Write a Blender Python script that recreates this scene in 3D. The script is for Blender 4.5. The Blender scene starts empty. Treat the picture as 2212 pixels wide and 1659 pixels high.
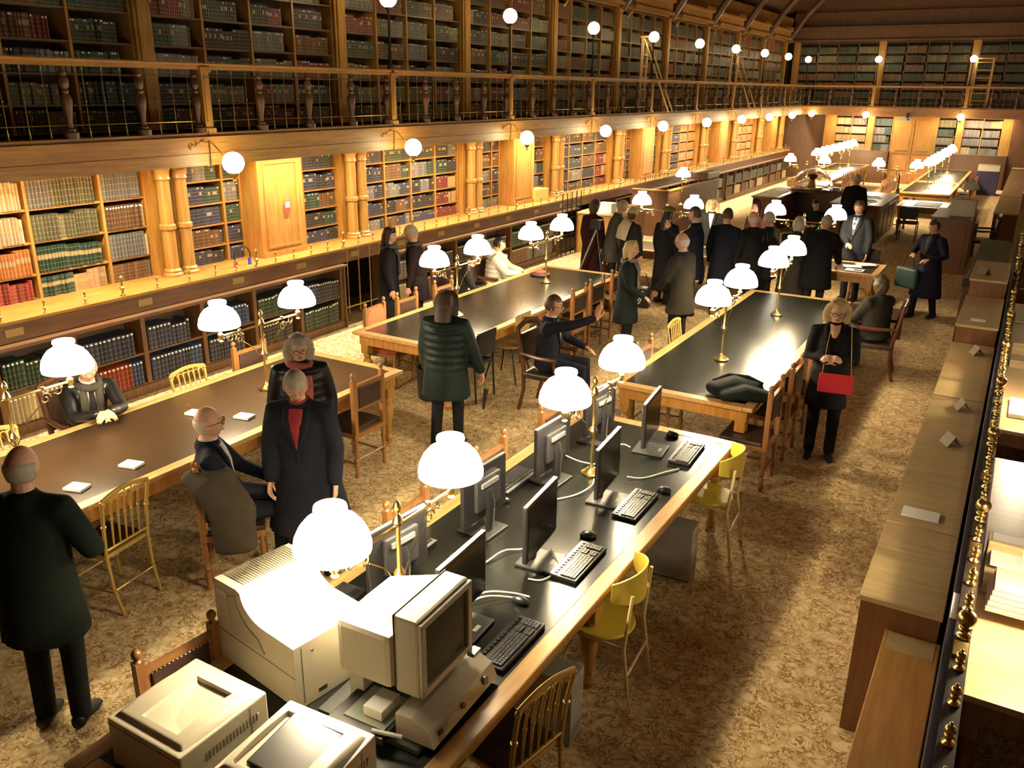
import bpy, bmesh, math, random
from mathutils import Vector, Matrix
random.seed(7)
S = bpy.context.scene; COL = S.collection
PI = math.pi
# ------------------------------------------------------------------ camera, world, exposure
H0 = 3.5
yaw, pitch, roll, FPX = 0.532165708, 0.336949249, -0.011625818, 1827.55
cam = bpy.data.cameras.new('camera'); co = bpy.data.objects.new('camera', cam); COL.objects.link(co)
cam.sensor_width = 36; cam.lens = FPX / 2212 * 36; cam.clip_start = 0.05; cam.clip_end = 200
fw = Vector((-math.sin(yaw)*math.cos(pitch), math.cos(yaw)*math.cos(pitch), -math.sin(pitch)))
rt = Vector((math.cos(yaw), math.sin(yaw), 0)); dn = fw.cross(rt)
r2 = math.cos(roll)*rt + math.sin(roll)*dn; d2 = -math.sin(roll)*rt + math.cos(roll)*dn
co.matrix_world = Matrix(((r2.x, -d2.x, -fw.x, 0), (r2.y, -d2.y, -fw.y, 0), (r2.z, -d2.z, -fw.z, H0), (0, 0, 0, 1)))
S.camera = co
S.view_settings.view_transform = 'Standard'; S.view_settings.look = 'None'
S.view_settings.exposure = 1.2; S.view_settings.gamma = 1.0; S.view_settings.use_curve_mapping = False
w = bpy.data.worlds.new('world'); S.world = w; w.use_nodes = True
w.node_tree.nodes['Background'].inputs[0].default_value = (0.9, 0.6, 0.3, 1)
w.node_tree.nodes['Background'].inputs[1].default_value = 0.03
SHADE_W, GLOBE_W, STRIP_W, UP_W = 32.0, 30.0, 31.0, 22.0
LWARM = (1.0, 0.78, 0.47); LGOLD = (1.0, 0.62, 0.22); LSTRIP = (1.0, 0.90, 0.68)
PY = [3.65, 7.05, 10.5, 13.92, 17.33, 20.7, 24.05, 27.4, 30.7, 33.95, 37.2]

def scr(p):                       # how large something shows, only to choose which books are built one by one
    v = Vector(p) - Vector((0, 0, H0)); z = v.dot(fw)
    if z < .1: return None
    return 1106 + FPX*v.dot(r2)/z, 829.5 + FPX*v.dot(d2)/z, z
# ------------------------------------------------------------------ materials
def mat(name, col, rough=.6, metal=0., emit=None, es=0., spec=.5, noise=0., nscale=20., bump=0., trans=0., coat=0., alpha=1):
    m = bpy.data.materials.new(name); m.use_nodes = True; nt = m.node_tree; b = nt.nodes['Principled BSDF']
    b.inputs['Base Color'].default_value = (*col, 1); b.inputs['Roughness'].default_value = rough
    b.inputs['Metallic'].default_value = metal; b.inputs['Specular IOR Level'].default_value = spec
    b.inputs['Transmission Weight'].default_value = trans; b.inputs['Coat Weight'].default_value = coat
    if emit: b.inputs['Emission Color'].default_value = (*emit, 1); b.inputs['Emission Strength'].default_value = es
    tc = nt.nodes.new('ShaderNodeTexCoord')
    if noise or bump:
        n = nt.nodes.new('ShaderNodeTexNoise'); n.inputs['Scale'].default_value = nscale; n.inputs['Detail'].default_value = 5
        nt.links.new(tc.outputs['Object'], n.inputs['Vector'])
        if noise:
            mx = nt.nodes.new('ShaderNodeMix'); mx.data_type = 'RGBA'
            mx.inputs[6].default_value = (*[c*(1-noise) for c in col], 1); mx.inputs[7].default_value = (*[min(1, c*(1+noise)) for c in col], 1)
            nt.links.new(n.outputs['Fac'], mx.inputs[0]); nt.links.new(mx.outputs[2], b.inputs['Base Color'])
        if bump:
            bp = nt.nodes.new('ShaderNodeBump'); bp.inputs['Strength'].default_value = bump; bp.inputs['Distance'].default_value = .01
            nt.links.new(n.outputs['Fac'], bp.inputs['Height']); nt.links.new(bp.outputs['Normal'], b.inputs['Normal'])
    return m
def wood(name, c1, c2, rough=.42, sc=(3, 3, 3), axis=2, spec=.5, coord='Object'):
    m = bpy.data.materials.new(name); m.use_nodes = True; nt = m.node_tree; b = nt.nodes['Principled BSDF']
    tc = nt.nodes.new('ShaderNodeTexCoord'); mp = nt.nodes.new('ShaderNodeMapping')
    s = [22., 22., 22.]; s[axis] = 1.6; mp.inputs['Scale'].default_value = s
    n = nt.nodes.new('ShaderNodeTexNoise'); n.inputs['Scale'].default_value = 1.4; n.inputs['Detail'].default_value = 7; n.inputs['Roughness'].default_value = .62
    n2 = nt.nodes.new('ShaderNodeTexNoise'); n2.inputs['Scale'].default_value = 1.1; n2.inputs['Detail'].default_value = 2
    r = nt.nodes.new('ShaderNodeValToRGB'); r.color_ramp.elements[0].position = .33; r.color_ramp.elements[1].position = .72
    r.color_ramp.elements[0].color = (*c1, 1); r.color_ramp.elements[1].color = (*c2, 1)
    mx = nt.nodes.new('ShaderNodeMix'); mx.data_type = 'RGBA'; mx.blend_type = 'MULTIPLY'; mx.inputs[0].default_value = .35
    nt.links.new(tc.outputs[coord], mp.inputs['Vector']); nt.links.new(mp.outputs[0], n.inputs['Vector']); nt.links.new(tc.outputs[coord], n2.inputs['Vector'])
    nt.links.new(n.outputs['Fac'], r.inputs[0]); nt.links.new(r.outputs[0], mx.inputs[6]); nt.links.new(n2.outputs['Color'], mx.inputs[7])
    nt.links.new(mx.outputs[2], b.inputs['Base Color'])
    b.inputs['Roughness'].default_value = rough; b.inputs['Specular IOR Level'].default_value = spec
    return m
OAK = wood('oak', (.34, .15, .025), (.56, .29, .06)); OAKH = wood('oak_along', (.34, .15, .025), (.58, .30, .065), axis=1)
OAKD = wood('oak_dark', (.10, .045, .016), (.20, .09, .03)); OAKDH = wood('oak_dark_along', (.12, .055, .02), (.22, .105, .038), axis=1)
TRIMW = wood('table_trim', (.46, .27, .09), (.66, .42, .17), rough=.32, axis=1)
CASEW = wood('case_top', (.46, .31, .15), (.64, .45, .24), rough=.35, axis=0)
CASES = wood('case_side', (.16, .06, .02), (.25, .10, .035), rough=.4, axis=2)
CHW = wood('chair_wood', (.22, .09, .028), (.38, .17, .055), rough=.35); DKW = wood('mahogany', (.07, .022, .01), (.14, .05, .02), rough=.3)
PLYW = wood('plywood', (.5, .3, .1), (.62, .4, .16), rough=.35)
LEATH = mat('table_leather', (.008, .009, .007), .27, noise=.4, nscale=5, spec=.32, bump=.05)
LEATHB = mat('table_leather_brown', (.030, .017, .008), .33, noise=.35, nscale=4, spec=.4, bump=.05)
BRASS = mat('brass', (.62, .45, .17), .28, 1.); BRASSD = mat('brass_dull', (.36, .25, .09), .4, 1.)
IRON = mat('black_iron', (.03, .022, .015), .5, .6)
BLK = mat('black_plastic', (.014, .014, .016), .32); SCRN = mat('lcd_screen', (.012, .009, .008), .22); SILV = mat('silver_plastic', (.26, .26, .26), .35, .3)
GREYP = mat('grey_plastic', (.026, .027, .028), .42, spec=.35); CREAM = mat('cream_plastic', (.55, .50, .38), .42, noise=.04, nscale=60)
CREAMD = mat('cream_shadow_gap', (.13, .115, .08), .5); CRT = mat('crt_glass', (.022, .034, .034), .3, spec=.2); PCGREY = mat('tower_grey', (.30, .29, .25), .5)
PAPER = mat('paper', (.80, .78, .72), .7); KEYS = mat('key_caps', (.035, .035, .037), .4); WIRE = mat('white_cable', (.72, .70, .6), .45)
OPAL = mat('opal_glass', (.9, .88, .8), .35, emit=(1., .9, .72), es=9)
OPALOFF = mat('opal_glass_unlit', (.62, .57, .46), .3)
GLOBE = mat('globe_glass', (.9, .85, .7), .3, emit=(1., .82, .45), es=11)
STRIPM = mat('tube_glow', (.9, .9, .8), .3, emit=(1., .88, .62), es=7)
GLASS = mat('clear_glass', (.95, .95, .95), .04, trans=1.)
CARP = None
GOLD = mat('gilt_paint', (.52, .36, .10), .4, .5); CREAMPAINT = mat('cream_enamel', (.62, .50, .24), .4); YELS = mat('yellow_seat', (.55, .44, .05), .5)
LEA_D = mat('dark_leather', (.035, .018, .012), .38); RED_UP = mat('coral_upholstery', (.62, .12, .045), .6)
WALLP = mat('dark_recess', (.05, .03, .015), .7); PURP = mat('dark_felt', (.018, .012, .03), .6); LABELB = mat('label_plate', (.45, .33, .12), .35, .7)
NAVYF = mat('blue_fabric_screen', (.03, .02, .07), .8)
def carpet():
    m = bpy.data.materials.new('carpet'); m.use_nodes = True; nt = m.node_tree; b = nt.nodes['Principled BSDF']
    N = nt.nodes.new; L = nt.links.new
    tc = N('ShaderNodeTexCoord'); wn = N('ShaderNodeTexNoise'); wn.inputs['Scale'].default_value = 5; wn.inputs['Detail'].default_value = 3
    mx0 = N('ShaderNodeMix'); mx0.data_type = 'RGBA'; mx0.blend_type = 'ADD'; mx0.inputs[0].default_value = .28
    L(tc.outputs['Object'], wn.inputs['Vector']); L(tc.outputs['Object'], mx0.inputs[6]); L(wn.outputs['Color'], mx0.inputs[7])
    v = N('ShaderNodeTexVoronoi'); v.feature = 'DISTANCE_TO_EDGE'; v.inputs['Scale'].default_value = 11; L(mx0.outputs[2], v.inputs['Vector'])
    def band(scale, w_, seed):
        q = N('ShaderNodeTexNoise'); q.inputs['Scale'].default_value = scale; q.inputs['Detail'].default_value = 1.5; q.noise_dimensions = '4D'; q.inputs['W'].default_value = seed
        L(mx0.outputs[2], q.inputs['Vector']); k = N('ShaderNodeMath'); k.operation = 'COMPARE'; k.inputs[1].default_value = .5; k.inputs[2].default_value = w_; L(q.outputs['Fac'], k.inputs[0]); return k.outputs[0]
    mxx = N('ShaderNodeMath'); mxx.operation = 'MAXIMUM'; L(band(15, .022, 1.), mxx.inputs[0]); L(band(22, .026, 7.), mxx.inputs[1])
    n = N('ShaderNodeTexNoise'); n.inputs['Scale'].default_value = 9; n.inputs['Detail'].default_value = 2; L(tc.outputs['Object'], n.inputs['Vector'])
    r3 = N('ShaderNodeValToRGB'); r3.color_ramp.elements[0].position = .36; r3.color_ramp.elements[1].position = .5; L(n.outputs['Fac'], r3.inputs[0])
    mul = N('ShaderNodeMath'); mul.operation = 'MULTIPLY'; L(mxx.outputs[0], mul.inputs[0]); L(r3.outputs[0], mul.inputs[1])
    r2 = N('ShaderNodeValToRGB'); r2.color_ramp.elements[0].position = .0; r2.color_ramp.elements[1].position = .22
    r2.color_ramp.elements[0].color = (.46, .34, .17, 1); r2.color_ramp.elements[1].color = (.64, .50, .29, 1); L(v.outputs['Distance'], r2.inputs[0])
    mx = N('ShaderNodeMix'); mx.data_type = 'RGBA'; L(mul.outputs[0], mx.inputs[0]); L(r2.outputs[0], mx.inputs[6]); mx.inputs[7].default_value = (.27, .165, .06, 1)
    L(mx.outputs[2], b.inputs['Base Color']); b.inputs['Roughness'].default_value = .95; b.inputs['Specular IOR Level'].default_value = .1
    f = N('ShaderNodeTexNoise'); f.inputs['Scale'].default_value = 240; L(tc.outputs['Object'], f.inputs['Vector'])
    bp = N('ShaderNodeBump'); bp.inputs['Strength'].default_value = .5; bp.inputs['Distance'].default_value = .01; L(f.outputs['Fac'], bp.inputs['Height']); L(bp.outputs[0], b.inputs['Normal'])
    return m
CARP = carpet()
def bookmat():
    m = bpy.data.materials.new('book_cover'); m.use_nodes = True; nt = m.node_tree; b = nt.nodes['Principled BSDF']
    N = nt.nodes.new; L = nt.links.new
    at = N('ShaderNodeAttribute'); at.attribute_name = 'col'; uv = N('ShaderNodeUVMap'); sp = N('ShaderNodeSeparateXYZ'); L(uv.outputs[0], sp.inputs[0])
    r = N('ShaderNodeValToRGB'); cr = r.color_ramp; cr.interpolation = 'CONSTANT'; cr.elements[0].position = 0; cr.elements[0].color = (0, 0, 0, 1)
    cr.elements[1].position = .10; cr.elements[1].color = (1, 1, 1, 1)
    for p, c in ((.125, 0), (.30, 1), (.32, 0), (.50, 1), (.52, 0), (.70, 1), (.72, 0), (.88, 1), (.90, 0)):
        e = cr.elements.new(p); e.color = (c, c, c, 1)
    L(sp.outputs['Y'], r.inputs[0])
    def cmp(src, c, eps):
        q = N('ShaderNodeMath'); q.operation = 'COMPARE'; L(src, q.inputs[0]); q.inputs[1].default_value = c; q.inputs[2].default_value = eps; return q.outputs[0]
    def mulm(a, c):
        q = N('ShaderNodeMath'); q.operation = 'MULTIPLY'; L(a, q.inputs[0])
        if isinstance(c, float): q.inputs[1].default_value = c
        else: L(c, q.inputs[1])
        return q.outputs[0]
    m1 = N('ShaderNodeMix'); m1.data_type = 'RGBA'; L(mulm(r.outputs[0], .32), m1.inputs[0]); L(at.outputs['Color'], m1.inputs[6]); m1.inputs[7].default_value = (.62, .46, .2, 1)
    patch = mulm(cmp(sp.outputs['Y'], .61, .085), cmp(at.outputs['Alpha'], 1., .1))
    m2 = N('ShaderNodeMix'); m2.data_type = 'RGBA'; L(patch, m2.inputs[0]); L(m1.outputs[2], m2.inputs[6]); m2.inputs[7].default_value = (.34, .25, .12, 1)
    dot = mulm(mulm(cmp(sp.outputs['Y'], .92, .035), cmp(sp.outputs['X'], .5, .28)), cmp(at.outputs['Alpha'], .5, .1))
    m3 = N('ShaderNodeMix'); m3.data_type = 'RGBA'; L(dot, m3.inputs[0]); L(m2.outputs[2], m3.inputs[6]); m3.inputs[7].default_value = (.85, .83, .75, 1)
    L(m3.outputs[2], b.inputs['Base Color']); b.inputs['Roughness'].default_value = .45
    return m
BOOKM = bookmat()
# ------------------------------------------------------------------ mesh builder
class MB:
    def __init__(s): s.v = []; s.f = []; s.mi = []; s.m = 0
    def add(s, vs, fs):
        o = len(s.v); s.v += [tuple(p) for p in vs]; s.f += [tuple(i+o for i in f) for f in fs]; s.mi += [s.m]*len(fs)
        return s
    def box(s, x0, x1, y0, y1, z0, z1, M=None, b=0):
        if b:
            t = bmesh.new(); bmesh.ops.create_cube(t, size=1)
            for v in t.verts: v.co = Vector(((x0+x1)/2+v.co.x*(x1-x0), (y0+y1)/2+v.co.y*(y1-y0), (z0+z1)/2+v.co.z*(z1-z0)))
            bmesh.ops.bevel(t, geom=t.edges[:], offset=b, segments=2, affect='EDGES', profile=.6)
            t.verts.index_update(); vs = [v.co.copy() for v in t.verts]; fs = [[v.index for v in f.verts] for f in t.faces]; t.free()
        else:
            vs = [Vector(p) for p in ((x0, y0, z0), (x1, y0, z0), (x1, y1, z0), (x0, y1, z0), (x0, y0, z1), (x1, y0, z1), (x1, y1, z1), (x0, y1, z1))]
            fs = ((0, 3, 2, 1), (4, 5, 6, 7), (0, 1, 5, 4), (1, 2, 6, 5), (2, 3, 7, 6), (3, 0, 4, 7))
        if M: vs = [M @ v for v in vs]
        return s.add(vs, fs)
    def lathe(s, prof, c=(0, 0, 0), n=16, M=None):
        vs = []; fs = []; k = len(prof)
        for r, z in prof:
            for i in range(n):
                a = 2*PI*i/n; p = Vector((r*math.cos(a), r*math.sin(a), z))
                vs.append((M @ p if M else p) + Vector(c))
        for j in range(k-1):
            for i in range(n):
                fs.append((j*n+i, j*n+(i+1) % n, (j+1)*n+(i+1) % n, (j+1)*n+i))
        if prof[0][0] > 1e-4: fs.append(tuple(reversed(range(n))))
        if prof[-1][0] > 1e-4: fs.append(tuple((k-1)*n+i for i in range(n)))
        return s.add(vs, fs)
    def ball(s, c, r, n=12, sc=(1, 1, 1), R=None):
        m = max(6, n//2+2); vs = []; fs = []
        for j in range(m+1):
            t = -PI/2+PI*j/m
            for i in range(n):
                a = 2*PI*i/n; p = Vector((math.cos(t)*math.cos(a)*sc[0], math.cos(t)*math.sin(a)*sc[1], math.sin(t)*sc[2]))*r
                vs.append((R @ p if R else p)+Vector(c))
        for j in range(m):
            for i in range(n): fs.append((j*n+i, j*n+(i+1) % n, (j+1)*n+(i+1) % n, (j+1)*n+i))
        return s.add(vs, fs)
    def tube(s, pts, rad, n=8, hint=None, cap=True, round_=False):
        pts = [Vector(p) for p in pts]; k = len(pts)
        rad = [rad]*k if isinstance(rad, (int, float)) else list(rad)
        rad = [(r, r) if isinstance(r, (int, float)) else r for r in rad]
        T = []
        for i in range(k):
            t = (pts[min(k-1, i+1)]-pts[max(0, i-1)]); T.append(t.normalized() if t.length > 1e-9 else Vector((0, 0, 1)))
        if round_:
            a, b = min(rad[0]), min(rad[-1])
            pts = [pts[0]-T[0]*a*.6] + pts + [pts[-1]+T[-1]*b*.6]
            rad = [(rad[0][0]*.6, rad[0][1]*.6)] + rad + [(rad[-1][0]*.6, rad[-1][1]*.6)]; T = [T[0]]+T+[T[-1]]; k += 2
        h = Vector(hint) if hint else (Vector((1, 0, 0)) if abs(T[0].x) < .9 else Vector((0, 1, 0)))
        vs = []; fs = []
        for i in range(k):
            sd = h - h.dot(T[i])*T[i]
            if sd.length < 1e-3: sd = T[i].orthogonal()
            sd.normalize(); ot = T[i].cross(sd)
            if not hint: h = sd
            for j in range(n):
                a = 2*PI*j/n; vs.append(pts[i]+sd*math.cos(a)*rad[i][0]+ot*math.sin(a)*rad[i][1])
        for i in range(k-1):
            for j in range(n): fs.append((i*n+j, i*n+(j+1) % n, (i+1)*n+(j+1) % n, (i+1)*n+j))
        if cap: fs.append(tuple(reversed(range(n)))); fs.append(tuple((k-1)*n+j for j in range(n)))
        return s.add(vs, fs)
    def prism(s, poly, a, b, axis='y', M=None):       # polygon in the two other axes, extruded a..b
        def P(u, v, t): return Vector({'y': (u, t, v), 'x': (t, u, v), 'z': (u, v, t)}[axis])
        n = len(poly); vs = [P(u, v, a) for u, v in poly]+[P(u, v, b) for u, v in poly]
        if M: vs = [M @ p for p in vs]
        fs = [tuple(range(n)), tuple(reversed(range(n, 2*n)))]+[(i, n+i, n+(i+1) % n, (i+1) % n) for i in range(n)]
        return s.add(vs, fs)
    def mesh(s, name, mats, smooth=False, fix=True):
        me = bpy.data.meshes.new(name); me.from_pydata(s.v, [], s.f)
        for m in (mats if isinstance(mats, (list, tuple)) else [mats]): me.materials.append(m)
        if len(me.materials) > 1: me.polygons.foreach_set('material_index', s.mi)
        if fix:
            t = bmesh.new(); t.from_mesh(me); bmesh.ops.recalc_face_normals(t, faces=t.faces); t.to_mesh(me); t.free()
        if smooth:
            me.polygons.foreach_set('use_smooth', [True]*len(me.polygons))
            if smooth != 'all': me.set_sharp_from_angle(angle=math.radians(38))
        me.update(); return me
    def build(s, name, mats, parent=None, smooth=False, loc=None):
        o = bpy.data.objects.new(name, s.mesh(name, mats, smooth)); COL.objects.link(o)
        if parent: o.parent = parent
        if loc: o.location = loc
        return o
def tag(o, label, cat, group=None, kind=None):
    o['label'] = label; o['category'] = cat
    if group: o['group'] = group
    if kind: o['kind'] = kind
    return o
def thing(name, label, cat, loc=(0, 0, 0), rz=0, group=None):
    o = bpy.data.objects.new(name, None); COL.objects.link(o); o.location = loc; o.rotation_euler = (0, 0, rz); o.empty_display_size = .1
    return tag(o, label, cat, group)
def st(o): o['kind'] = 'structure'; return o
def kids(o): return [c for c in COL.objects if c.parent == o]
def dup(o, loc, rz=None, label=None, group=None, tree=None):
    r = o.copy(); COL.objects.link(r); r.location = loc
    if rz is not None: r.rotation_euler = (0, 0, rz)
    if label: r['label'] = label
    if group: r['group'] = group
    def rec(src, dst):
        for ch in TREE.get(src.name, ()):
            c = ch.copy(); COL.objects.link(c); c.parent = dst; rec(ch, c)
    rec(o, r); return r
TREE = {}
def freeze(o):                                     # remember the children once, so that copies are quick
    def rec(p):
        k = [c for c in bpy.data.objects if c.parent == p]; TREE[p.name] = k
        for c in k: rec(c)
    rec(o); return o
def bx(name, m, parent, *a, b=0, smooth=False): return MB().box(*a, b=b).build(name, m, parent, smooth)
def plight(name, loc, power, col, r=.05, parent=None, spot=None):
    l = bpy.data.lights.new(name, 'POINT'); l.energy = power; l.color = col; l.shadow_soft_size = r
    o = bpy.data.objects.new(name, l); COL.objects.link(o); o.location = loc
    if parent: o.parent = parent
    return o
def alight(name, loc, sx, sy, power, col, rot=(0, 0, 0), parent=None):
    l = bpy.data.lights.new(name, 'AREA'); l.shape = 'RECTANGLE'; l.size = sx; l.size_y = sy; l.energy = power; l.color = col
    o = bpy.data.objects.new(name, l); COL.objects.link(o); o.location = loc; o.rotation_euler = rot
    if parent: o.parent = parent
    return o
ORD = ['first', 'second', 'third', 'fourth', 'fifth', 'sixth', 'seventh', 'eighth', 'ninth', 'tenth', 'eleventh', 'twelfth', 'thirteenth', 'fourteenth']
# ------------------------------------------------------------------ the room
st(bx('floor', CARP, None, -11, 1.8, -1.2, 40, -.1, 0))
st(bx('wall_left', WALLP, None, -10.2, -9.78, -1.2, 40, 0, 9.6))
st(bx('wall_far', WALLP, None, -10.2, 1.8, 38.95, 39.2, 0, 9.6))
st(bx('wall_right', OAKD, None, 1.6, 1.8, -1.2, 40, 0, 9.6))
st(bx('wall_near', OAKD, None, -10.2, 1.8, -1.4, -1.2, 0, 9.6))
m = MB()
m.prism([(-9.95, 6.25), (-4.2, 9.6), (1.8, 6.1), (1.8, 6.25), (-4.2, 9.8), (-9.95, 6.45)], -1.2, 39)
st(m.build('ceiling', OAKD))
for i, y in enumerate(PY[3:]):
    m = MB(); pts = []
    for k in range(9):
        t = k/8; pts.append((-9.2+5.0*t, y, 5.35+3.9*math.sin(t*PI/2)**.8-.25*math.sin(t*PI)))
    m.tube(pts, [(.07, .12)]*9, 6, hint=(0, 1, 0)); st(m.build('trim_%d' % (30+i), OAKD))
m = MB()                                            # gallery floor and its oak beam along the left wall and across the far end
m.box(-9.78, -8.30, -1.2, 38.95, 2.84, 2.9); m.box(-8.27, 1.6, 37.43, 38.95, 2.84, 2.9)
st(m.build('trim_1', OAKDH))
m = MB()
for (x0, z0, z1) in ((-8.27, 2.60, 2.735), (-8.285, 2.735, 2.75), (-8.262, 2.75, 2.885), (-8.22, 2.885, 2.925), (-8.26, 2.925, 2.965)):
    m.box(-8.5, x0, -1.2, 37.4, z0, z1)
st(m.build('trim_2', OAKH))
m = MB()
for (y0, z0, z1) in ((37.40, 2.60, 2.735), (37.415, 2.735, 2.75), (37.392, 2.75, 2.885), (37.35, 2.885, 2.925), (37.39, 2.925, 2.965)):
    m.box(-8.27, 1.6, y0, 37.62, z0, z1)
st(m.build('trim_3', wood('oak_across', (.30, .135, .035), (.50, .26, .075), axis=0)))
m = MB()                                            # cornice above the upper bookcases
for (x0, z0, z1) in ((-9.22, 5.38, 5.46), (-9.3, 5.46, 5.82), (-9.18, 5.82, 5.92), (-9.35, 5.92, 6.3)):
    m.box(-9.78, x0, -1.2, 38.4, z0, z1)
st(m.build('trim_4', OAKH))
m = MB()
for (y0, z0, z1) in ((38.22, 5.38, 5.46), (38.3, 5.46, 5.85), (38.18, 5.85, 5.95), (38.4, 5.95, 6.5), (38.5, 6.5, 9.5)):
    m.box(-9.3, 1.6, y0, 38.95, z0, z1)
st(m.build('trim_5', OAKD))
# ------------------------------------------------------------------ books
PAL = dict(navy=(.022, .026, .048), black=(.018, .017, .018), green=(.02, .042, .026), olive=(.10, .095, .045), brown=(.10, .045, .018), red=(.20, .03, .015),
           burgundy=(.12, .018, .015), tan=(.32, .19, .08), cream=(.42, .32, .19), grey=(.12, .115, .105), orange=(.34, .12, .035), blue=(.02, .038, .095), teal=(.025, .06, .06), pale=(.30, .25, .14))
CN = dict(navy='navy blue', black='black', green='dark green', olive='olive green', brown='brown', red='red', burgundy='burgundy', tan='tan', cream='cream coloured',
          grey='grey', orange='orange brown', blue='blue', teal='teal', pale='pale yellowish')
BK = []       # u, z, w, h, d, colour, style, matrix, where
def row(M, u0, u1, z, cols, h, wd=(.03, .05), style=None, where='', fill=.94, d=.2, lean=0):
    if isinstance(cols, str): cols = [cols]
    u = u0+.005; end = u0+(u1-u0)*fill; ci = 0; run = random.randint(5, 12); c = random.choice(cols) if len(cols) > 1 else cols[0]; hh = h*random.uniform(.9, 1); s_ = style
    while u < end-.02:
        if run == 0:
            c = random.choice(cols); run = random.randint(4, 11); hh = h*random.uniform(.82, 1); ww = None
        wdt = random.uniform(*wd)
        if u+wdt > u1: break
        BK.append((u, z, wdt-.0015, hh*random.uniform(.985, 1.0), d, c, (style if style is not None else random.choice((0, 0, 1, .5))), M, where)); u += wdt; run -= 1
def frame(x, y, rz): return Matrix.Translation((x, y, 0)) @ Matrix.Rotation(rz, 4, 'Z')
def bookcase(label, x, y, rz, us, zs, depth, mat_, matd, group=None, top=None, backz=None, name='bookcase', cat='bookcase', th=.035):
    # us: edges of the columns along the case, zs: heights of the shelves, the last is the top
    t = thing(name, label, cat, (x, y, 0), rz, group)
    for u in us: bx('upright', mat_, t, u-th/2, u+th/2, -.0, depth, zs[0]-.02, zs[-1])
    for i in range(len(us)-1):
        for k, z in enumerate(zs):
            bx('shelf', matd, t, us[i]+th/2, us[i+1]-th/2, .008, depth, z-.024, z)
    bx('back_panel', WALLP, t, us[0], us[-1], depth-.02, depth, zs[0]-.02, zs[-1])
    return t
LP = PI/2
XB = -9.3
GREYISH = ['navy', 'black', 'grey', 'navy', 'green', 'black', 'brown']
Z5 = [1.2, 1.44, 1.72, 2.0, 2.3, 2.58]; Z4 = [1.2, 1.48, 1.83, 2.19, 2.585]
bayname = ['nearest lit bay at the left edge', 'lit bay just right of the first column pair', 'lit bay behind the couple by the passage', 'lit bay right of the third column pair', 'lit bay right of the second wide pier',
           'lit bay beside the third wide pier', 'lit bay above the high desk', 'lit bay near the orange volumes', 'ninth lit bay, toward the far end', 'tenth and farthest lit bay']
BS = {'nearest lit bay at the left edge': 'nearest lit bay', 'lit bay just right of the first column pair': 'first pier bay', 'lit bay behind the couple by the passage': 'lit bay behind the couple', 'lit bay right of the third column pair': 'second pier bay', 'lit bay right of the second wide pier': 'fifth lit bay'}
def shelves(label, y0, us, zs, pal, wh, wd=(.03, .048), style=None):
    M = frame(XB, y0, LP)
    bookcase(label, XB, y0, LP, us, zs, .3, OAK, OAKH, 'oak bookcases under the gallery')
    for i in range(len(us)-1):
        for k in range(len(zs)-1):
            c = pal(i, k) if callable(pal) else pal
            st_ = style(i, k) if callable(style) else style
            row(M, us[i]+.02, us[i+1]-.02, zs[k], c, (zs[k+1]-zs[k])-.05, wd, st_, '%s shelf up, %s column, %s' % (ORD[k], ORD[i], BS.get(wh.split(',')[0], wh)))
P0 = {(0, 3): 'cream', (0, 2): 'tan', (0, 1): 'orange', (0, 0): 'red', (1, 3): 'cream', (1, 2): 'cream', (1, 1): 'orange', (1, 0): 'red',
      (2, 3): ['grey', 'olive'], (2, 2): 'olive', (2, 1): 'green', (2, 0): ['green', 'tan'], (3, 3): ['navy', 'grey'], (3, 2): ['pale', 'pale', 'brown'], (3, 1): ['grey', 'black', 'pale'], (3, 0): ['grey', 'brown']}
S0 = {(1, 2): 1, (1, 1): 1, (2, 2): 0, (2, 0): 1, (1, 3): 1, (2, 1): 1, (3, 3): 0, (3, 2): .5}
shelves('tall oak bookcase of mixed coloured bindings at the left edge, under the gallery', 3.65, [.0, .78, 1.68, 2.58, 3.17], Z4, lambda i, k: P0[(i, k)], bayname[0], (.032, .05), lambda i, k: S0.get((i, k), 0))
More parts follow.
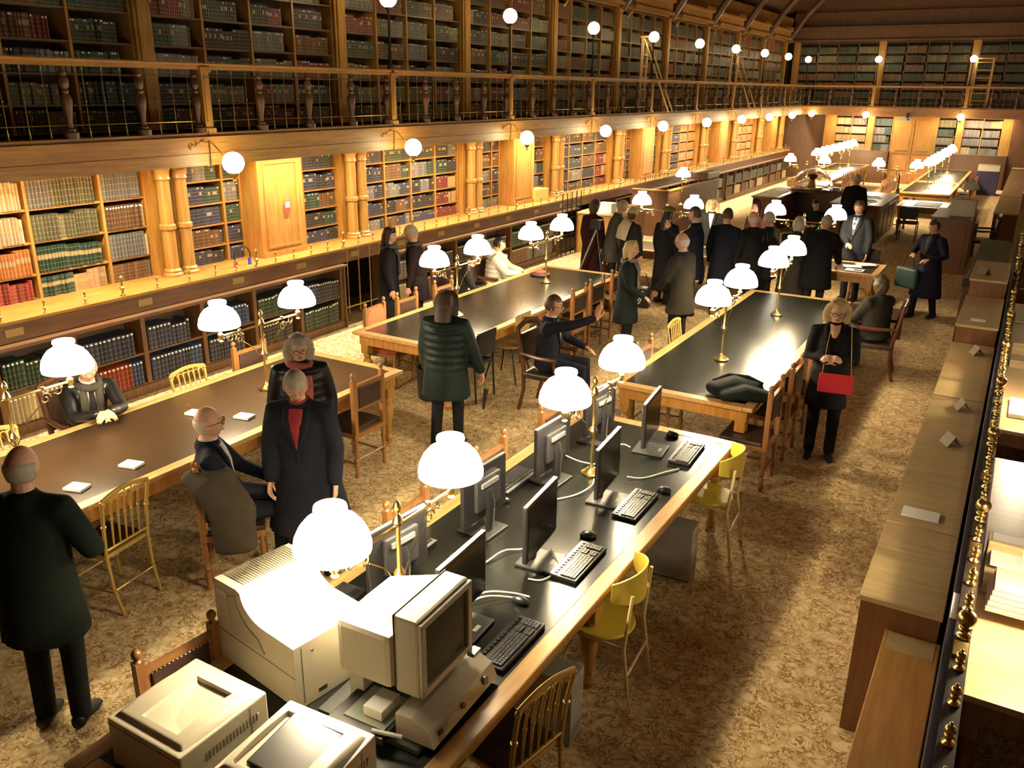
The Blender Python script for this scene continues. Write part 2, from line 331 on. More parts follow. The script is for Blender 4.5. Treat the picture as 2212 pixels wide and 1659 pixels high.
for i in range(1, 10):
    y0, y1 = PY[i], PY[i+1]; L = y1-y0; far = i > 4; wd = (.03, .045) if i < 4 else (.05, .08)
    if i % 2 == 0:
        q = (L-.5)/4; n = 0
        shelves('oak bookcase of dark volumes, '+bayname[i], y0+.25, [0, q, 2*q, 3*q, 4*q], Z5,
                (lambda a, k: ['orange', 'tan'] if a > 1 and i == 6 or i == 8 else (['burgundy', 'tan'] if a == 3 and k < 3 else GREYISH)), bayname[i], wd)
    else:
        mid = (y0+y1)/2; pw = .44
        shelves('narrow bookcase left of the pier, '+bayname[i], y0+.2, [0, (mid-pw-y0-.2)*.72, mid-pw-y0-.2], Z5, GREYISH if i != 7 else ['orange', 'brown'], bayname[i]+', left of the pier', wd)
        shelves('narrow bookcase right of the pier, '+bayname[i], mid+pw, [0, (y1-.2-mid-pw)*.3, y1-.2-mid-pw], Z5, (lambda a, k: ['burgundy'] if a == 0 else GREYISH), bayname[i]+', right of the pier', wd)
        t = thing('oak_pier', 'wide panelled oak pier in the '+bayname[i], 'pier', (-9.3, mid, 1.2), 0, 'panelled oak piers under the gallery')
        bx('pier_body', OAK, t, -.35, .33, -pw+.02, pw-.02, 0, 1.38)
        m = MB(); m.box(.33, .345, -pw+.12, -pw+.15, .12, 1.3); m.box(.33, .345, pw-.15, pw-.12, .12, 1.3); m.box(.33, .345, -pw+.15, pw-.15, .12, .15); m.box(.33, .345, -pw+.15, pw-.15, 1.27, 1.3)
        m.box(.33, .35, -pw+.02, pw-.02, 0, .08); m.build('panel_moulding', OAK, t)
        if i == 1:
            s_ = tag(bx('safety_sign', mat('sign_red', (.75, .05, .04), .5), None, -8.945, -8.94, mid+.02, mid+.12, 1.78, 1.95), 'small red and white safety notice on the first wide pier', 'sign')
            bx('notice_field', PAPER, s_, -8.94, -8.937, mid+.03, mid+.11, 1.86, 1.94)
# column pairs
def colpair():
    t = thing('paired_columns', '', 'column')
    for s_ in (-.125, .125):
        m = MB(); m.lathe([(.085, 0), (.082, .55), (.08, 1.34)], (0, s_, 0), 18)
        c = m.build('column_shaft', OAK, t, True)
        MB().lathe([(.125, 0), (.125, .03), (.105, .05), (.11, .075), (.088, .10)], (0, s_, 0), 18).build('column_base', OAK, c, True)
        MB().lathe([(.088, .0), (.102, .012), (.102, .06), (.088, .075)], (0, s_, .58), 18).build('column_ring', OAK, c, True)
        MB().lathe([(.084, 1.18), (.1, 1.2), (.09, 1.23), (.09, 1.28), (.115, 1.33), (.115, 1.39)], (0, s_, 0), 18).build('capital', OAK, c, True)
    bx('wall_strip', OAK, t, -.3, -.12, -.22, .22, 0, 1.39)
    return t
cp = freeze(colpair())
for i, y in enumerate(PY[1:]):
    lb = 'pair of round oak columns, %s pair from the left along the lit bookcases' % ORD[i]
    if i == 0: cp.location = (-9.08, y, 1.2); cp['label'] = lb; cp['group'] = 'paired oak columns under the gallery'
    else: dup(cp, (-9.08, y, 1.2), 0, lb)
# ledge with brass finials
def finprof(s): return [(0.016*s, 0), (.016*s, .008*s), (.006*s, .014*s), (.006*s, .03*s), (.014*s, .042*s), (.016*s, .05*s), (.006*s, .06*s), (.005*s, .085*s), (.011*s, .095*s), (.012*s, .105*s), (.008*s, .116*s), (0.0005, .122*s)]
fs_m = MB().lathe(finprof(1.2), (0, 0, 0), 10).mesh('finial', BRASSD, True); fl_m = MB().lathe(finprof(1.95), (0, 0, 0), 12).mesh('finial', BRASSD, True)
def inst(me, name, loc, parent, sc=None, rz=0):
    o = bpy.data.objects.new(name, me); COL.objects.link(o); o.location = loc; o.parent = parent; o.rotation_euler = (0, 0, rz)
    if sc: o.scale = sc
    return o
bars = MB()
for i in range(10):
    y0, y1 = PY[i] if i else 2.4, PY[i+1]
    t = thing('ledge', 'oak ledge with brass finials, %s stretch from the left below the columns' % ORD[i], 'ledge', (-8.6, y0, 0), 0, 'oak ledge stretches with brass finials'); L = y1-y0
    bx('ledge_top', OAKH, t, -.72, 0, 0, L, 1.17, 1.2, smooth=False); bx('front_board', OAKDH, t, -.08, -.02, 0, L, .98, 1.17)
    if i not in (2, 4) or i == 2:
        bx('lower_lip', OAKDH, t, -.08, .10, 0, L if i != 1 else 9.55-y0, .94, .975, b=.008) if i != 4 else None
    n = 10
    for k in range(n):
        big = k % 5 == 2
        inst(fl_m if big else fs_m, 'finial', (-.045, (k+.5)*L/n, 1.2), t)
    for k in range(3 if i < 4 else 0): bx('label_plate', LABELB, t, -.02, -.012, (k+.35)*L/3, (k+.35)*L/3+.19, 1.04, 1.12)
    if i > 4:
        m = MB(); m.tube([(-.045, 0, 1.27), (-.045, L, 1.27)], .008, 6)
        for k in range(24): m.tube([(-.045, (k+.5)*L/24, 1.2), (-.045, (k+.5)*L/24, 1.33)], .009, 5)
        m.build('brass_grille', BRASSD, t)
# low bookcases below the ledge
Zl = [.13, .5, .93]
lowp = {0: [['pale', 'cream'], ['brown']], 1: [['red', 'tan', 'burgundy'], ['olive', 'brown']], 2: [['burgundy', 'red', 'cream'], ['green']], 3: [['green', 'blue', 'brown', 'red'], ['navy', 'brown', 'green']],
        4: [['blue', 'blue', 'navy'], ['navy']], 5: [['navy', 'burgundy'], ['blue', 'navy']], 6: [['burgundy', 'black'], ['green', 'olive']], 7: [['green', 'black'], ['black', 'navy']]}
def lowcase(i, y0, y1, label, q=.9):
    n = max(1, round((y1-y0)/q)); us = [k*(y1-y0)/n for k in range(n+1)]
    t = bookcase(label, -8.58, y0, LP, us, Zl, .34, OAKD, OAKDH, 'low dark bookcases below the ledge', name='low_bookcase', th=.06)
    bx('plinth', OAKD, t, 0, y1-y0, -.02, .34, 0, .11); bx('end_panel', OAKD, t, y1-y0+.03, y1-y0+.06, -.03, .34, 0, .94)
    M = frame(-8.58, y0, LP)
    for k in range(n):
        for r_ in (0, 1):
            pal = lowp.get(k, None) if i == 0 else None
            c = pal[r_] if pal else [['black', 'grey', 'pale', 'brown'], ['black', 'navy', 'grey', 'green']][r_]
            row(M, us[k]+.05, us[k+1]-.05, Zl[r_], c, .30, (.04, .062) if i == 0 else (.045, .08), .5 if i < 2 else 0, '%s shelf, %s column, %s' % (('lower', 'upper')[r_], ORD[k % 14], label.split(',')[0].replace('dark ', '')), random.choice((.95, .8, .9)), .22)
lowcase(0, 2.6, 9.48, 'low dark bookcase behind the near left table, under the ledge')
lowcase(1, 10.62, 16.4, 'low dark bookcase behind the white puffer jacket, under the ledge')
lowcase(2, 19.6, 28.2, 'low dark bookcase right of the high desk, under the ledge'); lowcase(3, 28.6, 37.0, 'farthest low dark bookcase on the left side, under the ledge')
t = thing('brass_gate', 'brass rod gate hanging in the passage between the low bookcases', 'gate', (-8.62, 9.55, 0))
m = MB(); m.tube([(0, 0, .28), (0, 1.0, .28)], .014, 8); m.build('bottom_rail', BRASSD, t, True)
for k in range(4): MB().tube([(0, .12+k*.26, .18), (0, .12+k*.26, 1.17)], .011, 8).build('rod', BRASSD, t, True)
bx('gate_post', DKW, t, -.03, .03, .98, 1.04, 0, 1.17)
t = thing('inner_bookcase', 'grey shelving seen through the passage behind the brass gate', 'bookcase', (-9.5, 9.4, 0), 0)
for k in range(3): bx('shelf', GREYP, t, -.25, 0, 0, 1.3, .12+.35*k, .15+.35*k)
row(frame(-9.5, 9.4, LP), .02, 1.2, .15, ['pale', 'grey'], .28, (.03, .05), 0, 'shelf behind the brass gate', .9)
row(frame(-9.5, 9.4, LP), .02, 1.2, .5, ['black', 'grey'], .28, (.03, .05), 0, 'upper shelf behind the brass gate', .9)
# fire hose on the ledge
t = thing('fire_hose', 'black hose loop with a red and blue fitting on the ledge by the first pier', 'hose', (-8.85, 7.98, 1.2))
m = MB(); m.tube([(0, -.12+.14*math.cos(a), .13+.13*math.sin(a)) for a in [PI*k/9*1.2-.3 for k in range(10)]], .009, 6); m.build('hose', IRON, t, True)
MB().lathe([(.03, 0), (.03, .05), (.015, .07)], (0, -.24, 0)).build('red_fitting', mat('red_gloss', (.6, .03, .02), .3), t, True); MB().lathe([(.025, 0), (.02, .09)], (0, .0, 0)).build('blue_fitting', mat('blue_gloss', (.03, .05, .4), .3), t, True)
tag(bx('box_file', mat('yellow_card', (.5, .36, .08), .6), None, -9.2, -8.9, 16.0, 16.6, 1.2, 1.45, b=.01), 'yellow cardboard box on the ledge behind the standing group', 'box')
# upper gallery bookcases
ZU = [2.98, 3.27, 3.6, 3.94, 4.28, 4.62, 4.96, 5.36]
UP = ['brown', 'green', 'black', 'olive', 'brown', 'burgundy', 'grey', 'green']
XU = -9.3
for i in range(10):
    y0, y1 = PY[i], PY[i+1]; L = y1-y0-.24; nc = 4; q = L/nc; far = i > 3
    lb = 'upper gallery bookcase, %s bay from the left, above the balustrade' % ORD[i]
    bookcase(lb, XU, y0+.12, LP, [q*k for k in range(nc+1)], ZU, .26, OAK, OAKDH, 'upper gallery bookcases')
    M = frame(XU, y0+.12, LP)
    for a in range(nc):
        for k in range(7):
            row(M, q*a+.025, q*(a+1)-.025, ZU[k], [random.choice(UP)]+[random.choice(UP)] if i or a < 3 else ['green'], .25 if k < 6 else .3, (.025, .042) if not far else (.045, .08), None if not far else 0, '%s shelf up, %s column, upper gallery, %s bay' % (ORD[k], ORD[a], ORD[i]), random.choice((.96, .9, .75)), .17)
pil = MB(); pil.box(-.35, .0, -.12, .12, 0, 2.42); pil.box(.0, .03, -.08, .08, .1, 2.3); pil.box(0, .04, -.13, .13, 2.32, 2.42)
pm = pil.mesh('pilaster', OAK)
for i, y in enumerate(PY):
    o = bpy.data.objects.new('pilaster', pm); COL.objects.link(o); o.location = (-9.24, y, 2.96)
    tag(o, 'oak pilaster between gallery bookcases, %s from the left' % ORD[i], 'pilaster', 'oak pilasters on the gallery')
# arched brackets on top of the bays
for i in range(3, 10):
    t = thing('arch_frame', 'moulded oak hood over the gallery bookcases, %s bay from the left' % ORD[i], 'canopy', (-9.1, PY[i], 5.4), 0, 'oak hoods over the gallery bookcases'); L = PY[i+1]-PY[i]
    MB().box(-.1, .14, .35, L-.35, 0, .07).box(-.1, .09, .4, L-.4, .07, .3).box(-.1, .16, .33, L-.33, .3, .36).build('hood_board', OAKH, t)
    MB().tube([(0, .12, -.25), (.1, .16, -.1), (.12, .33, .04)], .025, 6).build('bracket', OAK, t, True)
# balustrade sections
BALP = [(.075, 0), (.075, .06), (.05, .07), (.05, .09), (.03, .11), (.028, .16), (.05, .30), (.058, .36), (.045, .41), (.028, .43), (.04, .455), (.026, .475), (.045, .50), (.05, .55), (.036, .585), (.026, .60), (.04, .625), (.026, .65), (.03, .72)]
def balust(L, ax, label, rods=3):
    t = thing('balustrade', label, 'balustrade')
    M = Matrix.Identity(4) if ax == 'y' else Matrix.Rotation(-PI/2, 4, 'Z')
    def B(name, mb, m_, sm=False):
        mb.v = [tuple(M @ Vector(p)) for p in mb.v]; return mb.build(name, m_, t, sm)
    B('handrail', MB().box(-.07, .07, 0, L, .735, .765, b=.012).box(-.045, .045, 0, L, .69, .735), OAKH)
    B('newel_post', MB().box(-.05, .05, -.055, .055, 0, .72).box(-.07, .07, -.075, .075, 0, .05).box(-.07, .07, -.075, .075, .66, .72).box(.05, .062, -.03, .03, .12, .6), OAK)
    for k in (-.12, ): B('half_baluster', MB().lathe(BALP, (0, k+.0, 0), 12), DKW, True)
    for k in (1, 2, 3): B('baluster', MB().lathe(BALP, (0, L*k/4, 0), 14), OAKD, True)
    B('lower_rail', MB().tube([(0, 0, .13), (0, L, .13)], .006, 6), BRASSD); B('upper_rail', MB().tube([(0, 0, .62), (0, L, .62)], .005, 6), IRON)
    for a in range(4):
        for k in range(rods):
            y = L*a/4+L/4*(k+1)/(rods+1)
            B('rod', MB().tube([(0, y, 0), (0, y, .69)], .0045, 5).lathe([(.012, 0), (.012, .01), (.004, .09), (.007, .1), (.002, .11)], (0, y, .0), 8).lathe([(.002, 0), (.007, .01), (.004, .02), (.011, .08)], (0, y, .6), 8).ball((0, y, .36), .012, 8), BRASSD, True)
    return t
bl = freeze(balust(3.4, 'y', ''))
for i in range(0, 10):
    lb = 'turned oak balustrade of the left gallery, %s section from the left' % ORD[i]
    if i == 0: bl.location = (-8.32, PY[i], 2.965); bl['label'] = lb; bl['group'] = 'balustrade sections of the left gallery'
    else: dup(bl, (-8.32, PY[i], 2.965), 0, lb)
bf = freeze(balust(3.3, 'x', ''))
for i, x in enumerate((-9.0, -5.72, -2.43)):
    lb = 'oak balustrade of the far gallery, %s section from the left' % ORD[i]
    if i == 0: bf.location = (x, 37.46, 2.965); bf['label'] = lb; bf['group'] = 'balustrade sections of the far gallery'
    else: dup(bf, (x, 37.46, 2.965), 0, lb)
# far wall
us_f = [-8.9, -8.1, -7.3, -6.5, -5.9, -5.6, -4.8, -4.0, -3.3, -2.6, -2.3, -1.5, -.7, .1, .7]
for j, (a, b) in enumerate(((-8.95, -5.88), (-5.62, -2.57), (-2.3, 1.4))):
    lb = 'far gallery bookcase above the lit far wall, %s from the left' % ORD[j]; q = (b-a)/4
    bookcase(lb, a, 38.3, 0, [q*k for k in range(5)], ZU, .26, OAKD, OAKD, 'far gallery bookcases')
    M = frame(a, 38.3, 0)
    for c in range(4):
        for k in range(7): row(M, q*c+.025, q*(c+1)-.025, ZU[k], [random.choice(('green', 'black', 'olive', 'brown')), random.choice(('green', 'brown'))], .25, (.05, .09), 0, 'far gallery', .95, .17)
for j, x in enumerate((-9.05, -5.75, -2.44)):
    o = MB().box(-.13, .13, 0, .3, 0, 2.42).box(-.08, .08, -.03, 0, .1, 2.3).build('pilaster', OAK, None); o.location = (x, 38.24, 2.96)
    tag(o, 'oak pilaster on the far gallery, %s from the left' % ORD[j], 'pilaster', 'far gallery pilasters')
lowz = [1.25, 1.58, 1.9, 2.24, 2.58]
for j, (a, b, n, c) in enumerate(((-7.13, -5.88, 2, ['cream', 'tan', 'grey']), (-5.64, -4.95, 1, ['teal', 'green', 'grey']), (-3.31, -2.63, 1, ['green', 'olive', 'grey']), (-2.41, -1.09, 2, ['tan', 'pale', 'grey']))):
    q = (b-a)/n
    bookcase('lit bookcase on the far wall below the gallery, %s from the left' % ORD[j], a, 38.2, 0, [q*k for k in range(n+1)], lowz, .26, OAK, OAKD, 'lit bookcases on the far wall')
    for k2 in range(n):
        for k in range(4): row(frame(a, 38.2, 0), q*k2+.02, q*(k2+1)-.02, lowz[k], c, .27, (.04, .07), 0, 'far wall', .97, .17)
m = MB(); m.box(-9.3, -7.55, 38.25, 38.9, 0, 2.6); st(m.build('trim_6', OAKD))
m = MB(); m.box(-7.55, -7.13, 38.1, 38.9, 1.25, 2.6); m.box(-5.88, -5.64, 38.05, 38.9, 1.25, 2.6); m.box(-2.63, -2.41, 38.05, 38.9, 1.25, 2.6); m.box(-1.09, -.75, 38.1, 38.9, 1.25, 2.6); st(m.build('trim_7', OAK))
m = MB(); m.box(-7.55, -4.95, 37.85, 38.9, 0, 1.25); m.box(-3.3, -.75, 37.85, 38.9, 0, 1.25); m.box(-.75, 1.5, 38.1, 38.9, 0, 2.6); st(m.build('trim_8', OAKD))
m = MB(); m.box(-4.92, -3.33, 38.2, 38.3, 0, 2.6); 
for a in (-4.86, -4.1):
    for (z0, z1) in ((.1, 1.1), (1.2, 2.45)): m.box(a, a+.72, 38.17, 38.2, z0, z1).box(a+.1, a+.62, 38.15, 38.17, z0+.1, z1-.1)
st(m.build('door_1', OAK))
t = thing('projector', 'white projector hanging below the far gallery beam', 'projector', (-4.35, 37.2, 2.45)); bx('projector_body', mat('white_plastic', (.7, .7, .68), .4), t, -.17, .17, -.12, .14, 0, .12, b=.02); bx('mount', IRON, t, -.03, .03, .0, .1, .12, .3); MB().lathe([(.04, 0), (.04, .03)], (0, 0, 0), 12, Matrix.Translation((.06, -.15, .06)) @ Matrix.Rotation(PI/2, 4, 'X')).build('lens', BLK, t)
def ladder(label, loc, rz):
    t = thing('library_ladder', label, 'ladder', loc, rz, 'tall wooden gallery ladders')
    for s_ in (-.28, .28): bx('side_rail', PLYW, t, s_-.03, s_+.03, -.03, .03, 0, 1.75); MB().tube([(s_, .03, 1.72), (s_*1.1, .75, 0)], .022, 6).build('back_stay', PLYW, t)
    for k in range(6): bx('rung', PLYW, t, -.28, .28, -.03, .05, .25+k*.27, .28+k*.27)
    bx('top_tread', PLYW, t, -.34, .34, -.06, .14, 1.73, 1.77)
ladder('tall wooden ladder on the far gallery beside the rightmost globe', (-2.05, 37.75, 2.96), .2)
ladder('wooden ladder on the left gallery by the fifth standing globe', (-8.75, 21.2, 2.96), -PI/2+.2); ladder('wooden ladder farther along the left gallery, by the seventh standing globe', (-8.75, 28.7, 2.96), -PI/2)
# ------------------------------------------------------------------ lamps
def stand_globe():
    t = thing('globe_lamp', '', 'lamp')
    MB().lathe([(.045, 0), (.05, .03), (.03, .06), (.022, .12), (.035, .16), (.022, .2), (.017, .45), (.017, .78), (.035, .8), (.05, .83)], (0, 0, 0), 12).build('lamp_post', IRON, t, True)
    MB().ball((0, 0, .95), .125, 20).build('globe', GLOBE, t, 'all')
    plight('globe_light', (0, 0, .95), UP_W, LGOLD, .13, t)
    return t
g0 = freeze(stand_globe()); pos = [(-8.32, y) for y in PY[2:]]+[(-5.72, 37.46), (-2.43, 37.46)]
for i, (x, y) in enumerate(pos):
    lb = 'lit globe on a dark post standing on the gallery handrail, %s from the left' % ORD[i]
    if i == 0: g0.location = (x, y, 3.74); g0['label'] = lb; g0['group'] = 'globes on the gallery handrail'
    else: dup(g0, (x, y, 3.74), 0, lb)
for i, y in enumerate(PY[1:-1]): dup(g0, (1.25, y, 3.74), 0, 'added unseen fill globe on the right, mirroring the left gallery, %s from the camera' % ORD[i], 'added unseen fill globes on the right')  # out-of-view globes added to lift the hall's light; no right gallery is built
def wall_globe():
    t = thing('bracket_globe', '', 'lamp')          # arm reaches out along +X from the beam
    MB().tube([(0, -.25, .18), (.05, -.2, .24), (.12, -.1, .22), (.2, -.02, .08), (.28, 0, -.12), (.33, 0, -.17)], .009, 8).build('bracket_arm', BRASSD, t, True)
    MB().tube([(0, -.25, .18), (.03, -.3, .21), (.02, -.33, .17), (0, -.3, .14)], .007, 6).build('scroll', BRASSD, t, True)
    MB().tube([(.02, -.05, .36), (.015, -.05, .0), (.0, -.05, -.04)], .006, 5).build('cable', IRON, t)
    MB().ball((.33, 0, 0), .125, 20).build('globe', GLOBE, t, 'all')
    MB().lathe([(.01, -.22), (.03, -.2), (.012, -.18), (.05, -.13), (.06, -.115)], (.33, 0, 0), 12).build('globe_cup', BRASSD, t, True)
    MB().lathe([(.03, 0), (.11, .04), (.13, .06), (.13, .075)], (-.25, -.3, -.09), 12).build('ceiling_rose', BRASSD, t, True)
    plight('globe_light', (.33, 0, 0), GLOBE_W, LGOLD, .13, t)
    return t
g1 = freeze(wall_globe())
for i, y in enumerate(PY[1:]):
    lb = 'bright bracket globe below the left gallery beam, %s from the left' % ORD[i]
    if i == 0: g1.location = (-8.27, y, 2.64); g1['label'] = lb; g1['group'] = 'bracket globes under the gallery'
    else: dup(g1, (-8.27, y, 2.64), 0, lb)
for i, x in enumerate((-5.85, -2.5)): dup(g1, (x, 37.4, 2.64), -PI/2, 'bright bracket globe below the far gallery beam, %s' % ('left one' if i == 0 else 'right one'), 'bracket globes under the far gallery')
def strip(L):
    t = thing('strip_light', '', 'lamp'); bx('housing', CREAM, t, -.03, .03, 0, L, 0, .025); bx('glow_tube', STRIPM, t, -.018, .018, .02, L-.02, -.02, 0)
    alight('strip_glow', (0, L/2, -.03), .04, L-.1, STRIP_W*L, LSTRIP, (0, -.45, 0), t); return t
s1 = freeze(strip(2.6))
for i in range(10):
    y = PY[i]+.4
    lb = 'thin tube light hidden behind the gallery beam, %s bay from the left' % ORD[i]
    if i == 0: s1.location = (-8.58, y, 2.80); s1['label'] = lb; s1['group'] = 'tube lights behind the gallery beam'
    else: dup(s1, (-8.58, y, 2.80), 0, lb)
for i, x in enumerate((-7.2, -3.4)): dup(s1, (x, 37.7, 2.8), -PI/2, 'thin tube light behind the far beam, %s' % ('left one' if i == 0 else 'right one'), 'far tube lights')
SH = [(.075, .215), (.078, .20), (.066, .175), (.085, .165), (.12, .145), (.15, .11), (.172, .065), (.18, .025), (.178, .0)]
def shade_mb(c): 
    pr = SH+[(r-.004, z) for r, z in reversed(SH)]
    return MB().lathe(pr, c, 32)
def table_lamp(arms=((0, 1), (0, -1)), lit=True, R=.55, power=1.):
    t = thing('table_lamp', '', 'lamp')
    MB().lathe([(.075, 0), (.078, .012), (.06, .02), (.045, .035), (.02, .05), (.014, .07)], (0, 0, 0), 20).build('lamp_base', BRASS, t, True)
    MB().lathe([(.011, .05), (.011, .3), (.02, .31), (.034, .335), (.02, .36), (.013, .37), (.013, .58), (.02, .6), (.014, .62), (.022, .64)], (0, 0, 0), 14).build('pole', BRASS, t, True)
    MB().lathe([(.022, .60), (.03, .62), (.02, .65), (.008, .665), (.02, .685), (.024, .70), (.014, .725), (.001, .74)], (0, 0, 0), 14).build('finial', BRASS, t, True)
    for (ax, ay) in arms:
        a = Vector((ax, ay, 0)); e = a*R
        arm = MB().tube([Vector((0, 0, .60)), a*.25+Vector((0, 0, .60)), e+Vector((0, 0, .60))], .010, 8)
        arm.lathe([(.0155, 0), (.0155, .02)], a*.26+Vector((0, 0, .6)), 10)
        arm = arm.build('arm', BRASS, t, True)
        pts = []
        for k in range(26):
            q = k/25*2*PI*1.35; rr = .045*(1-k/30); pts.append(a*(.27+.0)+Vector((0, 0, .53))+a*(rr*math.cos(q)+.0)+Vector((0, 0, rr*math.sin(q))))
        sc = MB().tube(pts, .005, 6); pts2 = []
        for k in range(14):
            q = -PI*.9+k/13*PI*1.9; pts2.append(a*(.37+.028*math.cos(q))+Vector((0, 0, .565+.028*math.sin(q))))
        sc.tube(pts2, .0045, 6); sc.build('scroll', BRASS, arm, True)
        sc = MB().tube([a*.23+Vector((0, 0, .50)), a*.12+Vector((0, 0, .42)), a*.015+Vector((0, 0, .27))], .004, 5).build('stay', BRASSD, arm, True)
        MB().lathe([(.006, -.05), (.022, -.04), (.01, -.03), (.024, -.012), (.026, .02), (.012, .035), (.02, .05), (.008, .062), (.008, .09)], e+Vector((0, 0, .60)), 12).build('burner', BRASS, arm, True)
        sh = shade_mb(e+Vector((0, 0, .69))).build('lamp_shade', OPAL if lit else OPALOFF, t, 'all')
        if lit: plight('bulb_light', e+Vector((0, 0, .72)), SHADE_W*power, LWARM, .05, t)
    return t
LA = freeze(table_lamp(R=.475)); LB = freeze(table_lamp(arms=((1, 0), (-1, 0)), R=.5)); LA.scale = LB.scale = (1, 1, 1.05)
TZ = .765
lamps = [(-5.86, 2.98, 'two-armed brass table lamp at the left edge, beside the man in a leather jacket'), (-5.87, 5.36, 'two-armed brass table lamp behind the woman with grey bobbed hair'),
         (-5.89, 8.62, 'two-armed brass lamp on the middle left table, behind the dark green puffer coat'), (-5.88, 10.94, 'two-armed brass lamp at the far end of the middle left table'),
         (-2.43, 3.0, 'nearest two-armed brass lamp, its shade over the large cream printer'), (-2.42, 5.3, 'two-armed brass lamp in the middle of the computer table'),
         (-2.47, 8.62, 'two-armed brass lamp on the empty right table, nearer of its two'), (-2.46, 10.9, 'two-armed brass lamp on the empty right table, farther of its two')]
for i, (x, y, lb) in enumerate(lamps):
    if i == 0: LA.location = (x, y, TZ); LA['label'] = lb; LA['group'] = 'two-armed lamps along the reading tables'
    else: dup(LA, (x, y, TZ), 0, lb)
for j, (x, y) in enumerate(((-6.1, 30.6), (-6.1, 32.3), (-6.1, 34.5), (-6.1, 36.2), (-2.5, 28.6), (-2.5, 30.4), (-2.5, 32.8), (-2.5, 35.2))):
    dup(LA, (x, y, TZ), 0, 'distant two-armed lamp on the far %s tables, %s from the front' % ('left' if j < 4 else 'right', ORD[j % 4]), 'distant lamps on the far tables')
lx = [(-5.55, 14.95, 'cross-armed lamp over the group on the left half of the cross table'), (-3.12, 15.05, 'cross-armed lamp beside the seated man on the cross table'),
      (-5.72, 27.0, 'cross-armed lamp in the row behind the counter, left one'), (-3.2, 26.9, 'cross-armed lamp in the row behind the counter, right one')]
for i, (x, y, lb) in enumerate(lx):
    if i == 0: LB.location = (x, y, TZ); LB['label'] = lb; LB['group'] = 'lamps with arms across the hall'
    else: dup(LB, (x, y, TZ), 0, lb)
l1 = freeze(table_lamp(arms=((0, 1),), R=.03)); l1.location = (-7.3, 20.6, .78); l1['label'] = 'single shaded lamp on the high desk at the left'
dup(l1, (.50, 4.45, .64), 0, 'lamp glowing at the right edge, nearer one on the side desk'); dup(l1, (.44, 8.5, .64), 0, 'lamp glowing at the right edge, farther one on the side desk')
lo = table_lamp(arms=((0, 1),), lit=False, R=.03); lo.location = (-1.02, 21.9, .76); lo['label'] = 'unlit white-shaded lamp behind the printer on the dark cabinet'
# ------------------------------------------------------------------ tables
LEG = [(.03, 0), (.038, .02), (.045, .05), (.03, .07), (.026, .1), (.05, .3), (.062, .36), (.05, .40), (.03, .42), (.045, .45), (.045, .47), (.03, .49)]
def reading_table(label, x0, x1, y0, y1, leather, group=None, legs=2, rim=.1, zt=.765, drawers=0, m_=None):
    t = thing('reading_table', label, 'table', ((x0+x1)/2, (y0+y1)/2, 0), 0, group); W, L = (x1-x0)/2, (y1-y0)/2
    fr = MB()
    fr.box(-W, -W+rim, -L, L, zt-.04, zt, b=.008).box(W-rim, W, -L, L, zt-.04, zt, b=.008).box(-W+rim, W-rim, -L, -L+rim, zt-.0395, zt-.0005).box(-W+rim, W-rim, L-rim, L, zt-.0395, zt-.0005)
    fr.build('top_frame', m_ or TRIMW, t); bx('leather_top', leather, t, -W+rim, W-rim, -L+rim, L-rim, zt-.035, zt-.003)
    a = MB(); i = .06
    a.box(-W+i, -W+i+.03, -L+i, L-i, zt-.16, zt-.04).box(W-i-.03, W-i, -L+i, L-i, zt-.16, zt-.04).box(-W+i+.03, W-i-.03, -L+i, -L+i+.03, zt-.16, zt-.04).box(-W+i+.03, W-i-.03, L-i-.03, L-i, zt-.16, zt-.04)
    a.build('apron', OAK, t)
    for k in range(legs):
        y = -L+i+.06+(2*L-2*i-.12)*k/(legs-1)
        for s_ in (-1, 1):
            MB().lathe(LEG, (s_*(W-i-.06), y, 0), 14).box(s_*(W-i-.06)-.05, s_*(W-i-.06)+.05, y-.05, y+.05, .49, zt-.04).build('leg', OAK, t, True)
    return t
reading_table('long left reading table with white slips of paper and brown leather top', -6.53, -5.12, 1.55, 6.5, LEATHB, 'long reading tables', 3)
reading_table('long middle left reading table, glossy, red hat at its far end', -6.52, -5.12, 7.33, 12.08, LEATH, 'long reading tables', 3)
reading_table('long table crowded with computers, printers and a film reader', -3.08, -1.66, 1.5, 6.48, LEATH, 'long reading tables', 3)
reading_table('empty glossy reading table with a folded black coat on its corner', -3.16, -1.76, 7.3, 12.2, LEATH, 'long reading tables', 3)
reading_table('cross table behind the standing group, papers on its right end', -6.6, -1.74, 14.25, 15.3, LEATHB, None, 3)
reading_table('far left reading table behind the counter, front one', -6.78, -5.42, 29.0, 33.0, LEATH, 'far reading tables', 2); reading_table('far left reading table under the far gallery, rear one', -6.78, -5.42, 33.4, 37.0, LEATH, 'far reading tables', 2)
reading_table('far right reading table catching a bright lamp reflection', -3.15, -1.75, 27.4, 30.9, LEATH, 'far reading tables', 2); reading_table('far right reading table near the end wall, rear one', -3.15, -1.75, 31.3, 36.6, LEATH, 'far reading tables', 2)
reading_table('small table with a bright white sheet beside the dark counter', -2.75, -1.55, 23.9, 25.4, LEATH, None, 2, .06)
